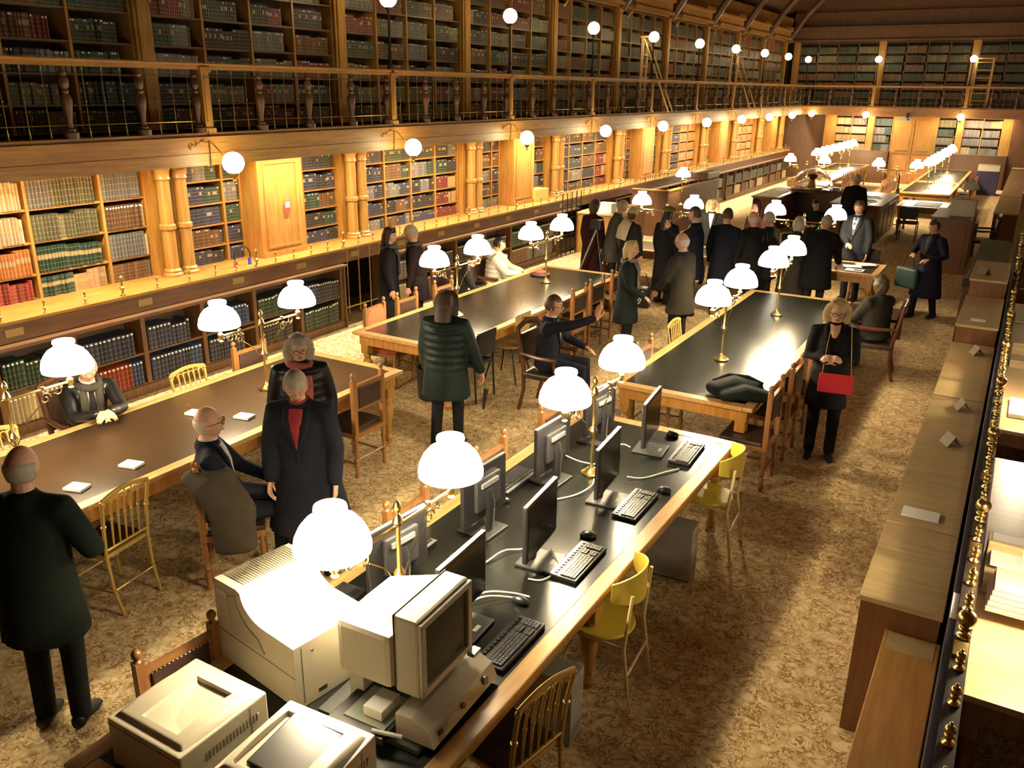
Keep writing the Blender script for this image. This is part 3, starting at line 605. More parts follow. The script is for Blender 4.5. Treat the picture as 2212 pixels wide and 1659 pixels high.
# ------------------------------------------------------------------ chairs
def turned(mb, x, y, z0, z1, r=.02, n=10):
    L = z1-z0; mb.lathe([(r*.7, 0), (r, L*.06), (r*.75, L*.12), (r*1.15, L*.3), (r*.7, L*.36), (r*1.25, L*.42), (r*.7, L*.48), (r*1.1, L*.7), (r*.8, L*.85), (r*1.1, L)], (x, y, z0), n)
def leather_chair():                                # sitter faces +Y
    t = thing('leather_chair', '', 'chair')
    for s_ in (-1, 1):
        b_ = MB(); turned(b_, s_*.2, -.2, 0, .42, .022); b_.box(s_*.2-.022, s_*.2+.022, -.222, -.178, .42, .97); b_.lathe([(.02, 0), (.012, .012), (.024, .03), (.024, .05), (.012, .065), (.001, .07)], (s_*.2, -.2, .97), 10); b_.build('rear_leg', CHW, t, True)
        b_ = MB(); turned(b_, s_*.21, .2, 0, .42, .022); b_.build('front_leg', CHW, t, True)
    MB().box(-.23, .23, -.22, .23, .40, .445).build('seat_rail', CHW, t); MB().box(-.22, .22, -.17, .225, .445, .48, b=.012).build('seat', LEA_D, t)
    MB().box(-.18, .18, -.215, -.185, .66, .92).build('back_frame', CHW, t); MB().box(-.155, .155, -.228, -.172, .69, .89, b=.008).build('back_pad', LEA_D, t)
    m_ = MB()
    for k in range(15):
        for yy in (-.229, -.171): m_.ball((-.154+k*.022, yy, .894), .004, 6).ball((-.154+k*.022, yy, .686), .004, 6)
    m_.build('nail_trim', BRASS, t)
    MB().tube([(-.2, -.2, .18), (.2, -.2, .18)], .011, 6).tube([(-.2, -.2, .14), (-.21, .2, .14)], .011, 6).tube([(.2, -.2, .14), (.21, .2, .14)], .011, 6).build('stretcher', CHW, t)
    return t
def gilt_chair():
    t = thing('gilt_chair', '', 'chair')
    for s_ in (-1, 1):
        MB().tube([(s_*.17, -.24, 0), (s_*.18, -.19, .2), (s_*.185, -.175, .45), (s_*.19, -.20, .7), (s_*.2, -.23, .86)], .013, 8).lathe([(.018, 0), (.018, .012)], (s_*.184, -.18, .4)).lathe([(.018, 0), (.018, .012)], (s_*.19, -.2, .68)).ball((s_*.2, -.23, .875), .017, 8).build('rear_leg', GOLD, t, True)
        b_ = MB(); turned(b_, s_*.2, .18, 0, .44, .014); b_.build('front_leg', GOLD, t, True)
    MB().tube([(x, -.23-.0*abs(x), .885+.035*math.cos(x/.2*PI/2)) for x in [-.2+.04*k for k in range(11)]], [(.012, .02)]*11, 8, hint=(0, 1, 0)).build('top_rail', GOLD, t, True)
    for k in range(5):
        x = -.12+.06*k; MB().tube([(x, -.225, .9), (x*.97, -.2, .72), (x*.95, -.18, .5)], [.006, .009, .006], 6).ball((x*.965, -.2, .72), .012, 8).build('spindle', GOLD, t, True)
    arc = MB()
    for k in range(6):
        c = -.15+.06*k; arc.tube([(c+.028*math.cos(a), -.225, .84+.04*math.sin(a)) for a in [PI*j/6 for j in range(7)]], .006, 5)
    arc.build('arcade', GOLD, t, True); MB().tube([(-.185, -.18, .5), (.185, -.18, .5)], .010, 6).build('lower_rail', GOLD, t)
    MB().box(-.2, .2, -.17, .21, .425, .455, b=.008).build('seat_frame', GOLD, t); MB().box(-.18, .18, -.15, .19, .455, .475, b=.008).build('seat', LEA_D, t)
    MB().tube([(-.2, .18, .2), (.2, .18, .2)], .008, 6).tube([(-.18, -.21, .2), (.18, -.21, .2)], .008, 6).tube([(-.18, -.21, .17), (-.2, .18, .17)], .008, 6).tube([(.18, -.21, .17), (.2, .18, .17)], .008, 6).build('stretcher', GOLD, t)
    return t
def metal_chair():
    t = thing('folding_chair', '', 'chair')
    for s_ in (-1, 1):
        MB().tube([(s_*.2, -.26, 0), (s_*.19, -.2, .42), (s_*.18, -.23, .78)], .011, 8).lathe([(.015, 0), (.012, .02)], (s_*.2, -.26, 0)).build('rear_leg', CREAMPAINT, t, True)
        MB().tube([(s_*.2, .24, 0), (s_*.17, .12, .43)], .011, 8).build('front_leg', CREAMPAINT, t, True)
    MB().lathe([(.001, .435), (.195, .435), (.2, .445), (.195, .458), (.001, .452)], (0, .0, 0), 28).build('seat', YELS, t, True)
    m_ = MB(); vs = []; fs = []
    n = 14
    for side in (0, .012):
        for k in range(n+1):
            a = -1.15+2.3*k/n; hh = .07*math.cos(a*1.1)+.035
            for z in (-1, 1): vs.append(((.22+side)*math.sin(a), -.02-(.22+side)*math.cos(a), .78+z*hh))
    o_ = (n+1)*2
    for k in range(n):
        fs += [(2*k, 2*k+1, 2*k+3, 2*k+2), (o_+2*k, o_+2*k+2, o_+2*k+3, o_+2*k+1), (2*k+1, o_+2*k+1, o_+2*k+3, 2*k+3), (2*k, 2*k+2, o_+2*k+2, o_+2*k)]
    fs += [(0, o_, o_+1, 1), (2*n, 2*n+1, o_+2*n+1, o_+2*n)]
    m_.add(vs, fs).build('backrest', YELS, t, True); MB().tube([(-.19, -.23, .25), (.19, -.23, .25)], .008, 6).tube([(-.19, -.2, .42), (-.17, .12, .43)], .009, 6).tube([(.19, -.2, .42), (.17, .12, .43)], .009, 6).build('cross_bar', CREAMPAINT, t)
    return t
def office_chair():
    t = thing('grey_chair', '', 'chair')
    for s_ in (-1, 1): MB().tube([(s_*.2, -.22, 0), (s_*.2, -.2, .45), (s_*.2, -.24, .84)], .012, 8).build('rear_leg', BLK, t, True); MB().tube([(s_*.2, .2, 0), (s_*.2, .18, .44)], .012, 8).build('front_leg', BLK, t, True)
    MB().box(-.2, .2, -.2, .22, .43, .47, b=.012).build('seat', GREYP, t); MB().box(-.185, .185, -.25, -.22, .56, .85, b=.01).build('backrest', GREYP, t); return t
def ply_chair():
    t = thing('plywood_chair', '', 'chair'); n = 10; prof = []
    pr = [(.07, .45), (.085, .52), (.11, .6), (.16, .7), (.185, .78), (.19, .86), (.175, .88)]
    poly = [(x, z) for x, z in pr]+[(-x, z) for x, z in reversed(pr)]
    MB().prism(poly, -.215, -.2, 'y').build('backrest', PLYW, t); o = MB().tube([(.05*math.cos(a), -.216, .81+.018*math.sin(a)) for a in [PI*k/8 for k in range(9)]], .006, 6).build('handle_slot', WALLP, t)
    MB().prism([(.2*math.cos(a), .2*math.sin(a)) for a in [2*PI*k/20 for k in range(20)]], .44, .455, 'z').build('seat', PLYW, t)
    for sx in (-1, 1):
        for sy in (-1, 1): MB().tube([(sx*.12, sy*.12, .44), (sx*.2, sy*.23, 0)], .010, 7).build('leg', IRON, t)
    return t
def arm_chair():
    t = thing('armchair', '', 'chair')
    for s_ in (-1, 1):
        MB().tube([(s_*.22, -.28, 0), (s_*.22, -.22, .25), (s_*.22, -.22, .5), (s_*.23, -.3, .98)], [.022, .022, .026, .024], 8).build('rear_leg', DKW, t, True)
        b_ = MB(); turned(b_, s_*.24, .22, 0, .44, .026); b_.tube([(s_*.24, .2, .44), (s_*.26, .17, .66)], .018, 8).build('front_leg', DKW, t, True)
        MB().tube([(s_*.23, -.26, .68), (s_*.27, 0, .67), (s_*.26, .2, .67)], [.02, .026, .03], 8).build('arm', DKW, t, True)
    MB().box(-.25, .25, -.23, .24, .40, .47, b=.02).build('seat', LEA_D, t); MB().tube([(-.23, -.3, .96), (0, -.33, 1.0), (.23, -.3, .96)], [(.02, .04)]*3, 8, hint=(0, 1, 0)).build('top_rail', DKW, t, True)
    MB().box(-.2, .2, -.30, -.25, .55, .9, b=.01).build('back_pad', LEA_D, t); return t
def uph_chair():
    t = leather_chair(); t.name = 'upholstered_chair'
    for c in [c for c in bpy.data.objects if c.parent == t and c.name.split('.')[0] in ('back_pad', 'seat', 'nail_trim', 'back_frame')]: bpy.data.objects.remove(c)
    poly = [(.21*math.cos(a)*(1 if abs(math.cos(a)) > .5 else 1), .20*math.sin(a)) for a in [2*PI*k/24 for k in range(24)]]
    rr = [(math.copysign(min(.205, abs(x)*1.25), x), .76+math.copysign(min(.2, abs(z)*1.2), z)) for x, z in poly]
    MB().prism(rr, -.22, -.19, 'y').build('back_frame', CHW, t); MB().prism([(x*.86, .76+(z-.76)*.86) for x, z in rr], -.235, -.175, 'y').build('back_pad', RED_UP, t); MB().box(-.21, .21, -.18, .22, .445, .49, b=.014).build('seat', RED_UP, t); return t
def spread(proto, items, group):
    freeze(proto)
    for i, (x, y, rz, lb) in enumerate(items):
        if i == 0: proto.location = (x, y, 0); proto.rotation_euler = (0, 0, rz); proto['label'] = lb; proto['group'] = group
        else: dup(proto, (x, y, 0), rz, lb, group)
E_, W_ = PI/2, -PI/2                                # facing -X / +X
chs = [(-5.13, 5.72, E_, 'leather-backed wooden chair at the right corner of the near left table'), (-2.90, 3.92, W_, 'leather-backed chair on the left side of the computer table, between the two brass lamps'),
       (-2.90, 4.95, W_, 'leather-backed chair beside the left keyboards, its back just right of the second shade'), (-2.90, 5.95, W_, 'leather-backed chair beside the farthest left monitor'),
       (-2.96, 8.1, W_, 'leather-backed chair at the left side of the empty right table'), (-2.92, 2.12, W_-.1, 'brown finialled chair behind the large cream printer'),
       (-5.03, 9.95, E_, 'first dark leather-backed chair on the aisle side of the middle left table'), (-5.08, 10.6, E_, 'second dark leather-backed chair on the aisle side of the middle left table'), (-5.1, 11.35, E_, 'third dark leather-backed chair on the aisle side of the middle left table'),
       (-6.40, 8.5, W_, 'leather-backed chair left of the middle left table, beside the couple'), (-6.42, 9.35, W_, 'leather-backed chair left of the middle left table, behind the lamp pole'),
       (-6.42, 5.85, W_, 'leather-backed chair on the far side of the near left table, behind the lamp'), (-6.66, 6.05+.9, W_, 'chair with finials behind the woman with the grey bob'),
       (-1.80, 7.45, E_, 'dark chair by the black coat on the empty right table'), (-1.80, 8.25, E_, 'second dark chair on the aisle side of the empty right table'), (-1.80, 9.1, E_, 'third dark chair on the aisle side of the empty right table'),
       (-2.1, 15.72, PI, 'pale-framed chair under the hand of the man in the suit'), (-5.0, 3.2, E_+.2, 'plain wooden chair under the near table edge'),
       (-4.62, 3.78, -.75-.0, 'wooden chair with round finials holding the bald man in the navy suit'), (.45, 3.3, 0, 'pale chair under the side desk at the bottom right corner')]
chs = [c for c in chs if 'plain wooden chair under' not in c[3] and 'behind the woman with the grey bob' not in c[3]]
spread(leather_chair(), chs, 'wooden chairs with finials and leather backs')
far = []
for j in range(5):
    far.append((-5.2, 29.3+j*.75, E_, 'dark chair in the row behind the glass dome, %s from the front' % ORD[j])); far.append((-1.5, 27.7+j*.8, E_, 'dark chair in the row right of the far right table, %s from the front' % ORD[j])); far.append((-3.42, 27.7+j*.8, W_, 'gilt-lit chair in the row left of the far right table, %s from the front' % ORD[j]))
for x, y, rz, lb in far: dup([o for o in bpy.data.objects if o.name == 'leather_chair'][0], (x, y, 0), rz, lb, 'rows of chairs at the far tables')
spread(gilt_chair(), [(-5.12, 3.1, E_+.15, 'gilt spindle-back chair at the near edge of the left table'), (-6.40, 5.08, W_, 'yellow gilt arched-back chair on the far side of the near left table'), (-6.40, 3.2, W_, 'yellow gilt chair partly hidden by the lamp base at the left edge'),
                      (-3.06, 9.37, W_, 'gilt spindle-back chair at the left side of the empty right table'), (-1.70, 2.9, E_-.2, 'gilt spindle-back chair at the bottom edge beside the grey tower')], 'gilt spindle-back chairs')
spread(metal_chair(), [(-1.74, 4.08, E_+.08, 'yellow metal chair with curved back, nearer one by the computer table'), (-1.74, 6.06, E_+.08, 'yellow metal chair with curved back at the far corner of the computer table')], 'yellow metal chairs')
spread(office_chair(), [(-5.28, 7.97, E_, 'grey-backed black chair beside the woman in the dark green puffer coat'), (-2.3, 23.2, 0, 'black chair in front of the small table with the white sheet')], 'grey and black office chairs')
spread(ply_chair(), [(-5.24, 8.8, E_, 'light plywood chair with a slot in its curved back')], None)
spread(arm_chair(), [(-.62, 21.3, E_+.1, 'dark wooden armchair standing alone beyond the dark cabinet at the right'), (-1.32, 11.48, E_+.1, 'wooden armchair under the curly haired seated woman')], None)
spread(uph_chair(), [(-6.38, 7.85, W_+.1, 'coral upholstered chair at the corner of the middle left table')], None)
spread(arm_chair(), [(-6.84, 4.14, W_, 'dark armchair under the man in the leather jacket'), (-6.98, 11.3, W_, 'dark chair under the person in the white puffer jacket'), (-6.98, 10.2, W_, 'dark chair under the person in black left of the white puffer jacket'), (-4.28, 8.12, W_, 'dark chair under the man raising his hand'), (-3.75, 19.3, PI, 'dark chair under the man seated before the counter')], None)
# ------------------------------------------------------------------ the books: the 300 that show largest one by one, the rest as one mass
def book_geo(w_, d, h, n=3):
    vs = []; uv = []
    for k in range(n+1):
        u = k/n; x = -w_/2+w_*u; y = -.12*w_*math.sin(PI*u)
        vs += [(x, y, 0), (x, y, h)]
    k = len(vs); vs += [(-w_/2, d, 0), (-w_/2, d, h), (w_/2, d, 0), (w_/2, d, h)]
    fs = [(2*j, 2*j+2, 2*j+3, 2*j+1) for j in range(n)]; us = [[(j/n, 0), ((j+1)/n, 0), ((j+1)/n, 1), (j/n, 1)] for j in range(n)]
    fs += [(k, 0, 1, k+1), (2*n, k+2, k+3, 2*n+1)]; us += [[(0, 0)]*4]*2
    fs.append(tuple([2*j+1 for j in range(n+1)]+[k+3, k+1])); us.append([(.0, .0)]*(n+3))
    return vs, fs, us
def book_mesh(name, items):            # items: (matrix, w, d, h, colour, style)
    V = []; F = []; UV = []; CL = []
    for (M, w_, d, h, c, s_) in items:
        vs, fs, us = book_geo(w_, d, h); o = len(V)
        V += [tuple(M @ Vector(v)) for v in vs] if M else vs
        for f, u in zip(fs, us):
            F.append(tuple(i+o for i in f)); UV += u; CL.append((*c, s_))
    me = bpy.data.meshes.new(name); me.from_pydata(V, [], F); me.materials.append(BOOKM)
    ul = me.uv_layers.new(name='UVMap'); ul.data.foreach_set('uv', [x for p in UV for x in p])
    a = me.color_attributes.new('col', 'FLOAT_COLOR', 'CORNER'); buf = []
    for poly, c in zip(me.polygons, CL): buf += list(c)*len(poly.vertices)
    a.data.foreach_set('color', buf); me.update(); return me
rng = random.Random(3)
def jit(c): 
    f = rng.uniform(.7, 1.35); return tuple(max(.004, x*f*rng.uniform(.93, 1.07)) for x in c)
info = []
for b in BK:
    u, z, w_, h, d, c, s_, M, wh = b; p = M @ Vector((u+w_/2, 0, z+h/2)); q = scr(p)
    ar = 0
    if q and 0 < q[0] < 2212 and 0 < q[1] < 1659: ar = w_*h/q[2]**2*1e4
    info.append(ar)
order = sorted(range(len(BK)), key=lambda i: -info[i])
ind = set(i for i in order[:300] if info[i] > 0)
cache = {}; stuff = []
for i, b in enumerate(BK):
    u, z, w_, h, d, c, s_, M, wh = b
    if i in ind:
        key = (c, s_, rng.randrange(3))
        if key not in cache: cache[key] = book_mesh('book', [(None, 1., 1., 1., jit(PAL[c]), s_)])
        o = bpy.data.objects.new('book', cache[key]); COL.objects.link(o)
        o.matrix_world = M @ Matrix.Translation((u+w_/2, .006, z)) @ Matrix.Diagonal((w_, d, h, 1))
        lb = '%s volume, %s' % (CN[c], wh)
        lb = ' '.join(lb.split()[:16])
        tag(o, lb, 'book', lb.split(', ', 1)[0]+'s on the '+wh)
    elif info[i] > 0 or True:
        stuff.append((M @ Matrix.Translation((u+w_/2, .01, z)), w_, d, h, jit(PAL[c]), s_))
o = bpy.data.objects.new('book_rows', book_mesh('book_rows', stuff)); COL.objects.link(o)
tag(o, 'rows of bound volumes filling the farther and upper oak bookcases', 'books', None, 'stuff')
# ------------------------------------------------------------------ right side: low oak cases, partition with finials, side desk
cz = [(4.42, 5.41, .90), (5.42, 6.35, .90), (6.36, 7.31, .90), (7.32, 8.22, .895), (8.23, 10.25, .90), (10.27, 11.9, 1.10), (11.92, 13.35, 1.31)]
cl = ['nearest low oak case, bare topped, rising behind the bench', 'low oak case with a white leaflet lying on top', 'low oak case carrying the tented card nearest the camera', 'low oak case carrying a tented card, second from near', 'long low oak case before the first step up', 'raised oak case with a paper lying near its edge', 'highest oak case with a tented card by the glass case']
for i, ((y0, y1, z), lb) in enumerate(zip(cz, cl)):
    t = thing('low_case', lb, 'cabinet', (-.38, y0, 0), 0, 'row of low oak cases'); x1 = .42
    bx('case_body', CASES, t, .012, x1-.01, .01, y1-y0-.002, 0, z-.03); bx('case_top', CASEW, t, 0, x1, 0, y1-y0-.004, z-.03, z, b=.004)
    m = MB(); n = int((y1-y0)/.09)
    for k in range(n): m.ball((-.008, (k+.5)*(y1-y0)/n, z-.05-.012*(k % 2)), .007, 6)
    m.build('brass_beading', BRASSD, t, True)
t = thing('glass_case', 'long glass topped display case before the armchair', 'display case', (-.5, 13.45, 0)); bx('case_body', DKW, t, 0, .5, 0, 4.4, 0, .92); bx('glass_top', mat('case_glass', (.10, .12, .09), .08, spec=.9), t, .03, .47, .1, 4.35, .93, .97); bx('front_rail', BLK, t, -.01, .51, -.03, .02, .9, 1.02)
bx('green_slip', YELS, t, .3, .34, 1.2, 1.5, .971, .975)
for i, (y0, y1) in enumerate(((22.6, 26.5), (26.6, 30.5), (30.6, 34.5), (34.6, 37.3))):
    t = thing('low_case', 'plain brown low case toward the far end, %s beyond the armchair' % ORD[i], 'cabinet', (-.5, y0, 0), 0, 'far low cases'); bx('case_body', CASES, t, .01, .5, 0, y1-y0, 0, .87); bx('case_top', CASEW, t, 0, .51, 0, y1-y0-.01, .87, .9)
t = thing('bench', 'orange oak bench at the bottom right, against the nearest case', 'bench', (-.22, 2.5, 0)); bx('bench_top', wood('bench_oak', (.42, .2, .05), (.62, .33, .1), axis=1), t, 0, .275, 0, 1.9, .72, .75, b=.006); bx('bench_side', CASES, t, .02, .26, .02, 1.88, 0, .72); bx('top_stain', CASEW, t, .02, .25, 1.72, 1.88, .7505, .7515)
t = thing('partition', 'dark low partition topped by a row of brass finials, right edge', 'partition', (.06, 2.2, 0)); bx('partition_panel', PURP, t, 0, .10, 0, 15.5, 0, 1.1); bx('partition_cap', IRON, t, .03, .10, 0, 15.5, 1.1, 1.12)
fa = MB().lathe([(.024, 0), (.026, .01), (.012, .02), (.012, .035), (.022, .042), (.012, .05)], (0, 0, 0), 18).ball((0, 0, .068), .022, 20).ball((0, 0, .096), .009, 10).mesh('finial', BRASS, 'all'); fb = MB().lathe([(.03, 0), (.034, .012), (.03, .022), (.018, .03), (.018, .04), (.03, .05), (.032, .056), (.02, .064), (.012, .07)], (0, 0, 0), 20).ball((0, 0, .105), .042, 24).ball((0, 0, .152), .011, 12).mesh('finial', BRASS, 'all')
for k in range(58):
    inst(fb if k % 5 == 1 else fa, 'finial', (.068, .15+k*.262, 1.12), t)
for k in range(14): bx('cap_plate', BRASSD, t, .035, .095, .5+k*1.05, .62+k*1.05, 1.12, 1.132)
bx('shelf_mark', PAPER, t, .0, .028, 1.9, 2.15, 1.1, 1.103)
for i, (y0, y1) in enumerate(((4.02, 7.3), (8.0, 13.4))):
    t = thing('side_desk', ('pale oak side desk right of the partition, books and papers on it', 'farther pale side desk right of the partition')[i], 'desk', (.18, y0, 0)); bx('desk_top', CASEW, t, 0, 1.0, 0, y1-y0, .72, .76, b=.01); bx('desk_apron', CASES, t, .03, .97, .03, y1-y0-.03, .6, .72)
    for a in (.06, .9):
        for b_ in (.08, y1-y0-.08): MB().lathe(LEG, (a, b_, 0), 12).box(a-.04, a+.04, b_-.04, b_+.04, .49, .72).build('leg', CASES, t, True)
    t2 = thing('desk_riser', ('low wooden divider standing on the near side desk', 'low wooden divider standing on the farther side desk')[i], 'divider', (.2, y0+1.05+i, .76)); bx('riser_board', CASEW, t2, 0, .9, 0, .3, 0, .08); bx('riser_back', CASEW, t2, 0, .9, .27, .3, .08, .2)
for k in range(5): tag(bx('book', mat('pale_page%d' % k, (.55, .40-.02*k, .26), .6), None, .225+.006*k, .62, 4.72+.01*k, 5.0, .8401+.028*k+.0, .8401+.028*k+.025, b=.003), 'pink edged book in the pile on the near side desk, %s from the bottom' % ORD[k], 'book', 'pile on the side desk')
tag(bx('papers', PAPER, None, .22, .62, 5.15, 5.6, .9, .905), 'loose white papers under the glowing lamp on the near side desk', 'paper')
bx('support', CASEW, bpy.data.objects['papers'], .2, .64, 5.36, 5.62, .762, .899)
tag(bx('folder', PAPER, None, .24, .7, 8.35, 8.85, .763, .80), 'white folder on the farther side desk', 'folder'); tag(bx('papers', PAPER, None, .2, .6, 12.2, 12.8, .763, .78), 'bright papers at the far end of the side desks', 'paper')
t = thing('brass_rail', 'thin brass rail before the brown cabinets beyond the right partition', 'railing', (.2, 14.0, 0))
for z in (.55, .85): MB().tube([(0, 0, z), (.9, 0, z)], .012, 8).build('rail', BRASS, t, True)
for x in (.12, .5, .8): MB().tube([(x, .03, 0), (x, .03, .95)], .014, 8).build('post', BRASSD, t, True)
t = thing('brown_cabinet', 'orange brown cabinet seen past the partition at the right edge', 'cabinet', (.22, 16.0, 0)); bx('cabinet_body', CHW, t, 0, 1.2, 0, 1.6, 0, 1.15); bx('cabinet_top', CASEW, t, -.02, 1.22, -.02, 1.62, 1.15, 1.18)
tag(bx('paper_stack', PAPER, t if False else None, .3, .8, 16.3, 17.0, 1.182, 1.26), 'bright stack of paper on the brown cabinet at the right edge', 'paper')
def tent(x, y, z, rz, lb):
    o = MB().prism([(-.055, 0), (0, .085), (.055, 0), (.048, 0), (0, .075), (-.048, 0)], -.07, .07, 'y').build('tent_card', mat('card_brown', (.16, .11, .06), .6), None); o.location = (x, y, z); o.rotation_euler = (0, 0, rz); tag(o, lb, 'card', 'tented cards on the low cases')
tent(-.14, 7.02, .901, .5, 'tented brown card nearest the camera on the low cases'); tent(-.12, 7.95, .896, .3, 'tented brown card second from near on the low cases'); tent(-.12, 9.85, .901, .4, 'tented brown card below the seated curly haired woman'); tent(-.25, 12.3, 1.311, .9, 'greenish tented card on the highest case')
tag(bx('leaflet', PAPER, None, -.31, -.09, 5.54, 5.68, .901, .909), 'white folded leaflet on the second low case', 'leaflet')
tag(bx('paper', PAPER, None, -.25, -.1, 10.5, 10.62, 1.101, 1.104), 'curled paper on the raised oak case', 'paper')
# ------------------------------------------------------------------ slips, hats and coats on the tables
for i, (x, y, r) in enumerate(((-5.44, 3.57, .25), (-5.43, 3.12, .3), (-5.48, 4.72, .2), (-5.9, 4.55, .2))):
    o = MB().box(-.075, .075, -.055, .055, 0, .018).build('notepad', PAPER, None); o.location = (x, y, TZ+.001); o.rotation_euler = (0, 0, r)
    tag(o, ('white pad of slips nearest the man\'s clasped hands', 'white pad of slips nearest the standing man at the left edge', 'white pad of slips by the bald man and the grey-haired woman', 'white pad of slips mostly hidden behind the bald man')[i], 'notepad', 'white pads on the near left table')
# ------------------------------------------------------------------ computers
def monitor():
    t = thing('monitor', '', 'monitor')             # screen faces +X
    bx('stand_base', GREYP, t, -.13, .12, -.12, .12, 0, .016, b=.006); bx('base_label', PAPER, t, .06, .085, -.03, .03, .0161, .0175)
    MB().tube([(-.06, 0, .01), (-.07, 0, .22), (-.05, 0, .3)], [(.045, .02)]*3, 8, hint=(0, 1, 0)).build('stand_neck', BLK, t, True)
    fr = MB().box(-.03, .0, -.235, .235, .10, .47, b=.008).build('bezel', BLK, t); bx('back_housing', GREYP, t, -.06, -.03, -.13, .13, .18, .4, b=.01); bx('top_edge', SILV, t, -.028, -.004, -.232, .232, .4701, .472)
    bx('screen', SCRN, t, .0, .002, -.215, .215, .125, .45); bx('vent_bar', SILV, t, -.072, -.06, -.09, .09, .34, .37)
    return t
def keyboard(style=0):
    t = thing('keyboard', '', 'keyboard')           # typist at +X, long side along Y
    bx('key_tray', BLK, t, -.08, .09, -.225, .225, 0, .022, b=.006); 
    if style == 0: bx('silver_strip', SILV, t, -.082, -.035, -.22, .22, .0221, .026); 
    m = MB()
    for r_ in range(5):
        for k in range(15):
            y = -.205+k*.0185; m.box(-.022+r_*.0195, -.006+r_*.0195, y, y+.0155, .022, .031)
    m.build('main_keys', KEYS, t); m = MB()
    for r_ in range(5):
        for k in range(7):
            if k == 3 or (k < 3 and r_ == 2): continue
            y = .083+k*.0185; m.box(-.022+r_*.0195, -.006+r_*.0195, y, y+.0155, .022, .031)
    m.build('number_keys', KEYS, t); m = MB()
    for k in range(13): m.box(-.06, -.045, -.2+k*.032, -.2+k*.032+.02, .024, .032)
    m.build('function_keys', BLK, t); return t
def mouse():
    t = thing('mouse', '', 'mouse'); MB().ball((0, 0, .012), .055, 18, (1, .58, .55)).build('mouse_shell', BLK, t, 'all'); bx('wheel', GREYP, t, -.035, -.015, -.004, .004, .04, .044); return t
mo = freeze(monitor()); ms = [(-2.16, 3.2, .05, 'black monitor half hidden behind the film reader'), (-2.13, 4.0, .1, 'black flat monitor second in the right-hand row, its screen toward the aisle'), (-2.13, 4.97, .1, 'black flat monitor beside the middle lamp pole, right-hand row'), (-2.2, 5.95, .12, 'farthest black monitor of the right-hand row, by the keyboard at the table end'),
     (-2.68, 3.28, PI-.1, 'black monitor back seen left of the near lamp pole'), (-2.66, 4.15, PI-.05, 'black monitor back in the left-hand row behind the nearer lamp shade arm'), (-2.64, 5.05, PI-.05, 'black monitor back in the left-hand row below the second lamp shade'), (-2.66, 5.9, PI-.1, 'farthest black monitor back of the left-hand row')]
for i, (x, y, rz, lb) in enumerate(ms):
    if i == 0: mo.location = (x, y, TZ); mo.rotation_euler = (0, 0, rz); mo['label'] = lb; mo['group'] = 'flat monitors on the computer table'
    else: dup(mo, (x, y, TZ), rz, lb)
kb = freeze(keyboard()); ks = [(-1.93, 4.1, .02, 'keyboard with silver strip before the second monitor'), (-1.93, 4.98, .02, 'keyboard with silver strip before the third monitor'), (-1.93, 6.02, .05, 'keyboard with silver strip at the far corner of the computer table'),
     (-2.88, 3.62, PI, 'keyboard with silver strip on the left edge of the computer table'), (-2.84, 4.86, PI, 'keyboard with silver strip before the third left-hand monitor')]
for i, (x, y, rz, lb) in enumerate(ks):
    if i == 0: kb.location = (x, y, TZ); kb.rotation_euler = (0, 0, rz); kb['label'] = lb; kb['group'] = 'keyboards with silver strips'
    else: dup(kb, (x, y, TZ), rz, lb)
k2 = keyboard(1); k2.location = (-1.88, 3.2, TZ); k2['label'] = 'all black keyboard right of the film reader'
k3 = dup(freeze(k2), (-2.9, 2.95, TZ), PI, 'all black keyboard behind the large cream printer')
mu = freeze(mouse())
for i, (x, y, lb) in enumerate(((-2.02, 3.55, 'black mouse beyond the all black keyboard'), (-2.02, 4.42, 'black mouse beyond the second monitor\'s keyboard'), (-1.84, 5.3, 'black mouse on the wooden rim of the computer table'), (-2.16, 6.32, 'black mouse by the far monitor\'s keyboard'), (-2.74, 4.55, 'black mouse between the left-hand monitors'), (-2.58, 3.72, 'shiny black mouse behind the cream terminal'))):
    if i == 0: mu.location = (x, y, TZ); mu['label'] = lb; mu['group'] = 'black mice on the computer table'
    else: dup(mu, (x, y, TZ), rng.uniform(-.5, .5), lb)
def cable(pts, lb, m_=WIRE, r=.005):
    P = [Vector((x, y, TZ+z)) for x, y, z in pts]; out = []
    for i in range(len(P)-1):
        a, b, c, d = P[max(0, i-1)], P[i], P[i+1], P[min(len(P)-1, i+2)]
        for k in range(6):
            s_ = k/6; out.append(.5*((2*b)+(c-a)*s_+(2*a-5*b+4*c-d)*s_*s_+(3*b-a-3*c+d)*s_**3))
    out.append(P[-1]); tag(MB().tube(out, r, 6).build('cable', m_, None, True), lb, 'cable')
cable([(-2.12, 4.1, .04), (-2.0, 3.98, .01), (-2.02, 3.82, .006), (-2.1, 3.78, .006)], 'pale cable curling below the second monitor, a plug at its end')
cable([(-2.3, 3.35, .01), (-2.22, 3.5, .03), (-2.1, 3.6, .01), (-2.0, 3.62, .008)], 'pale cable right of the cream terminal, upper of two'); cable([(-2.28, 3.32, .01), (-2.2, 3.46, .03), (-2.08, 3.56, .01), (-1.99, 3.58, .008)], 'pale cable right of the cream terminal, lower of two')
cable([(-2.55, 3.5, .01), (-2.5, 3.6, .008), (-2.42, 3.72, .008), (-2.38, 3.95, .02), (-2.3, 4.05, .01), (-2.26, 4.15, .008)], 'pale cable winding past the first lamp base toward the second monitor')
cable([(-2.45, 4.75, .008), (-2.35, 4.9, .01), (-2.3, 5.05, .03), (-2.35, 5.2, .01)], 'pale cable bundle at the middle lamp base'); cable([(-2.62, 5.2, .15), (-2.52, 5.35, .05), (-2.42, 5.5, .01), (-2.35, 5.65, .12), (-2.28, 5.7, .1)], 'pale cable looping behind the middle lamp pole')
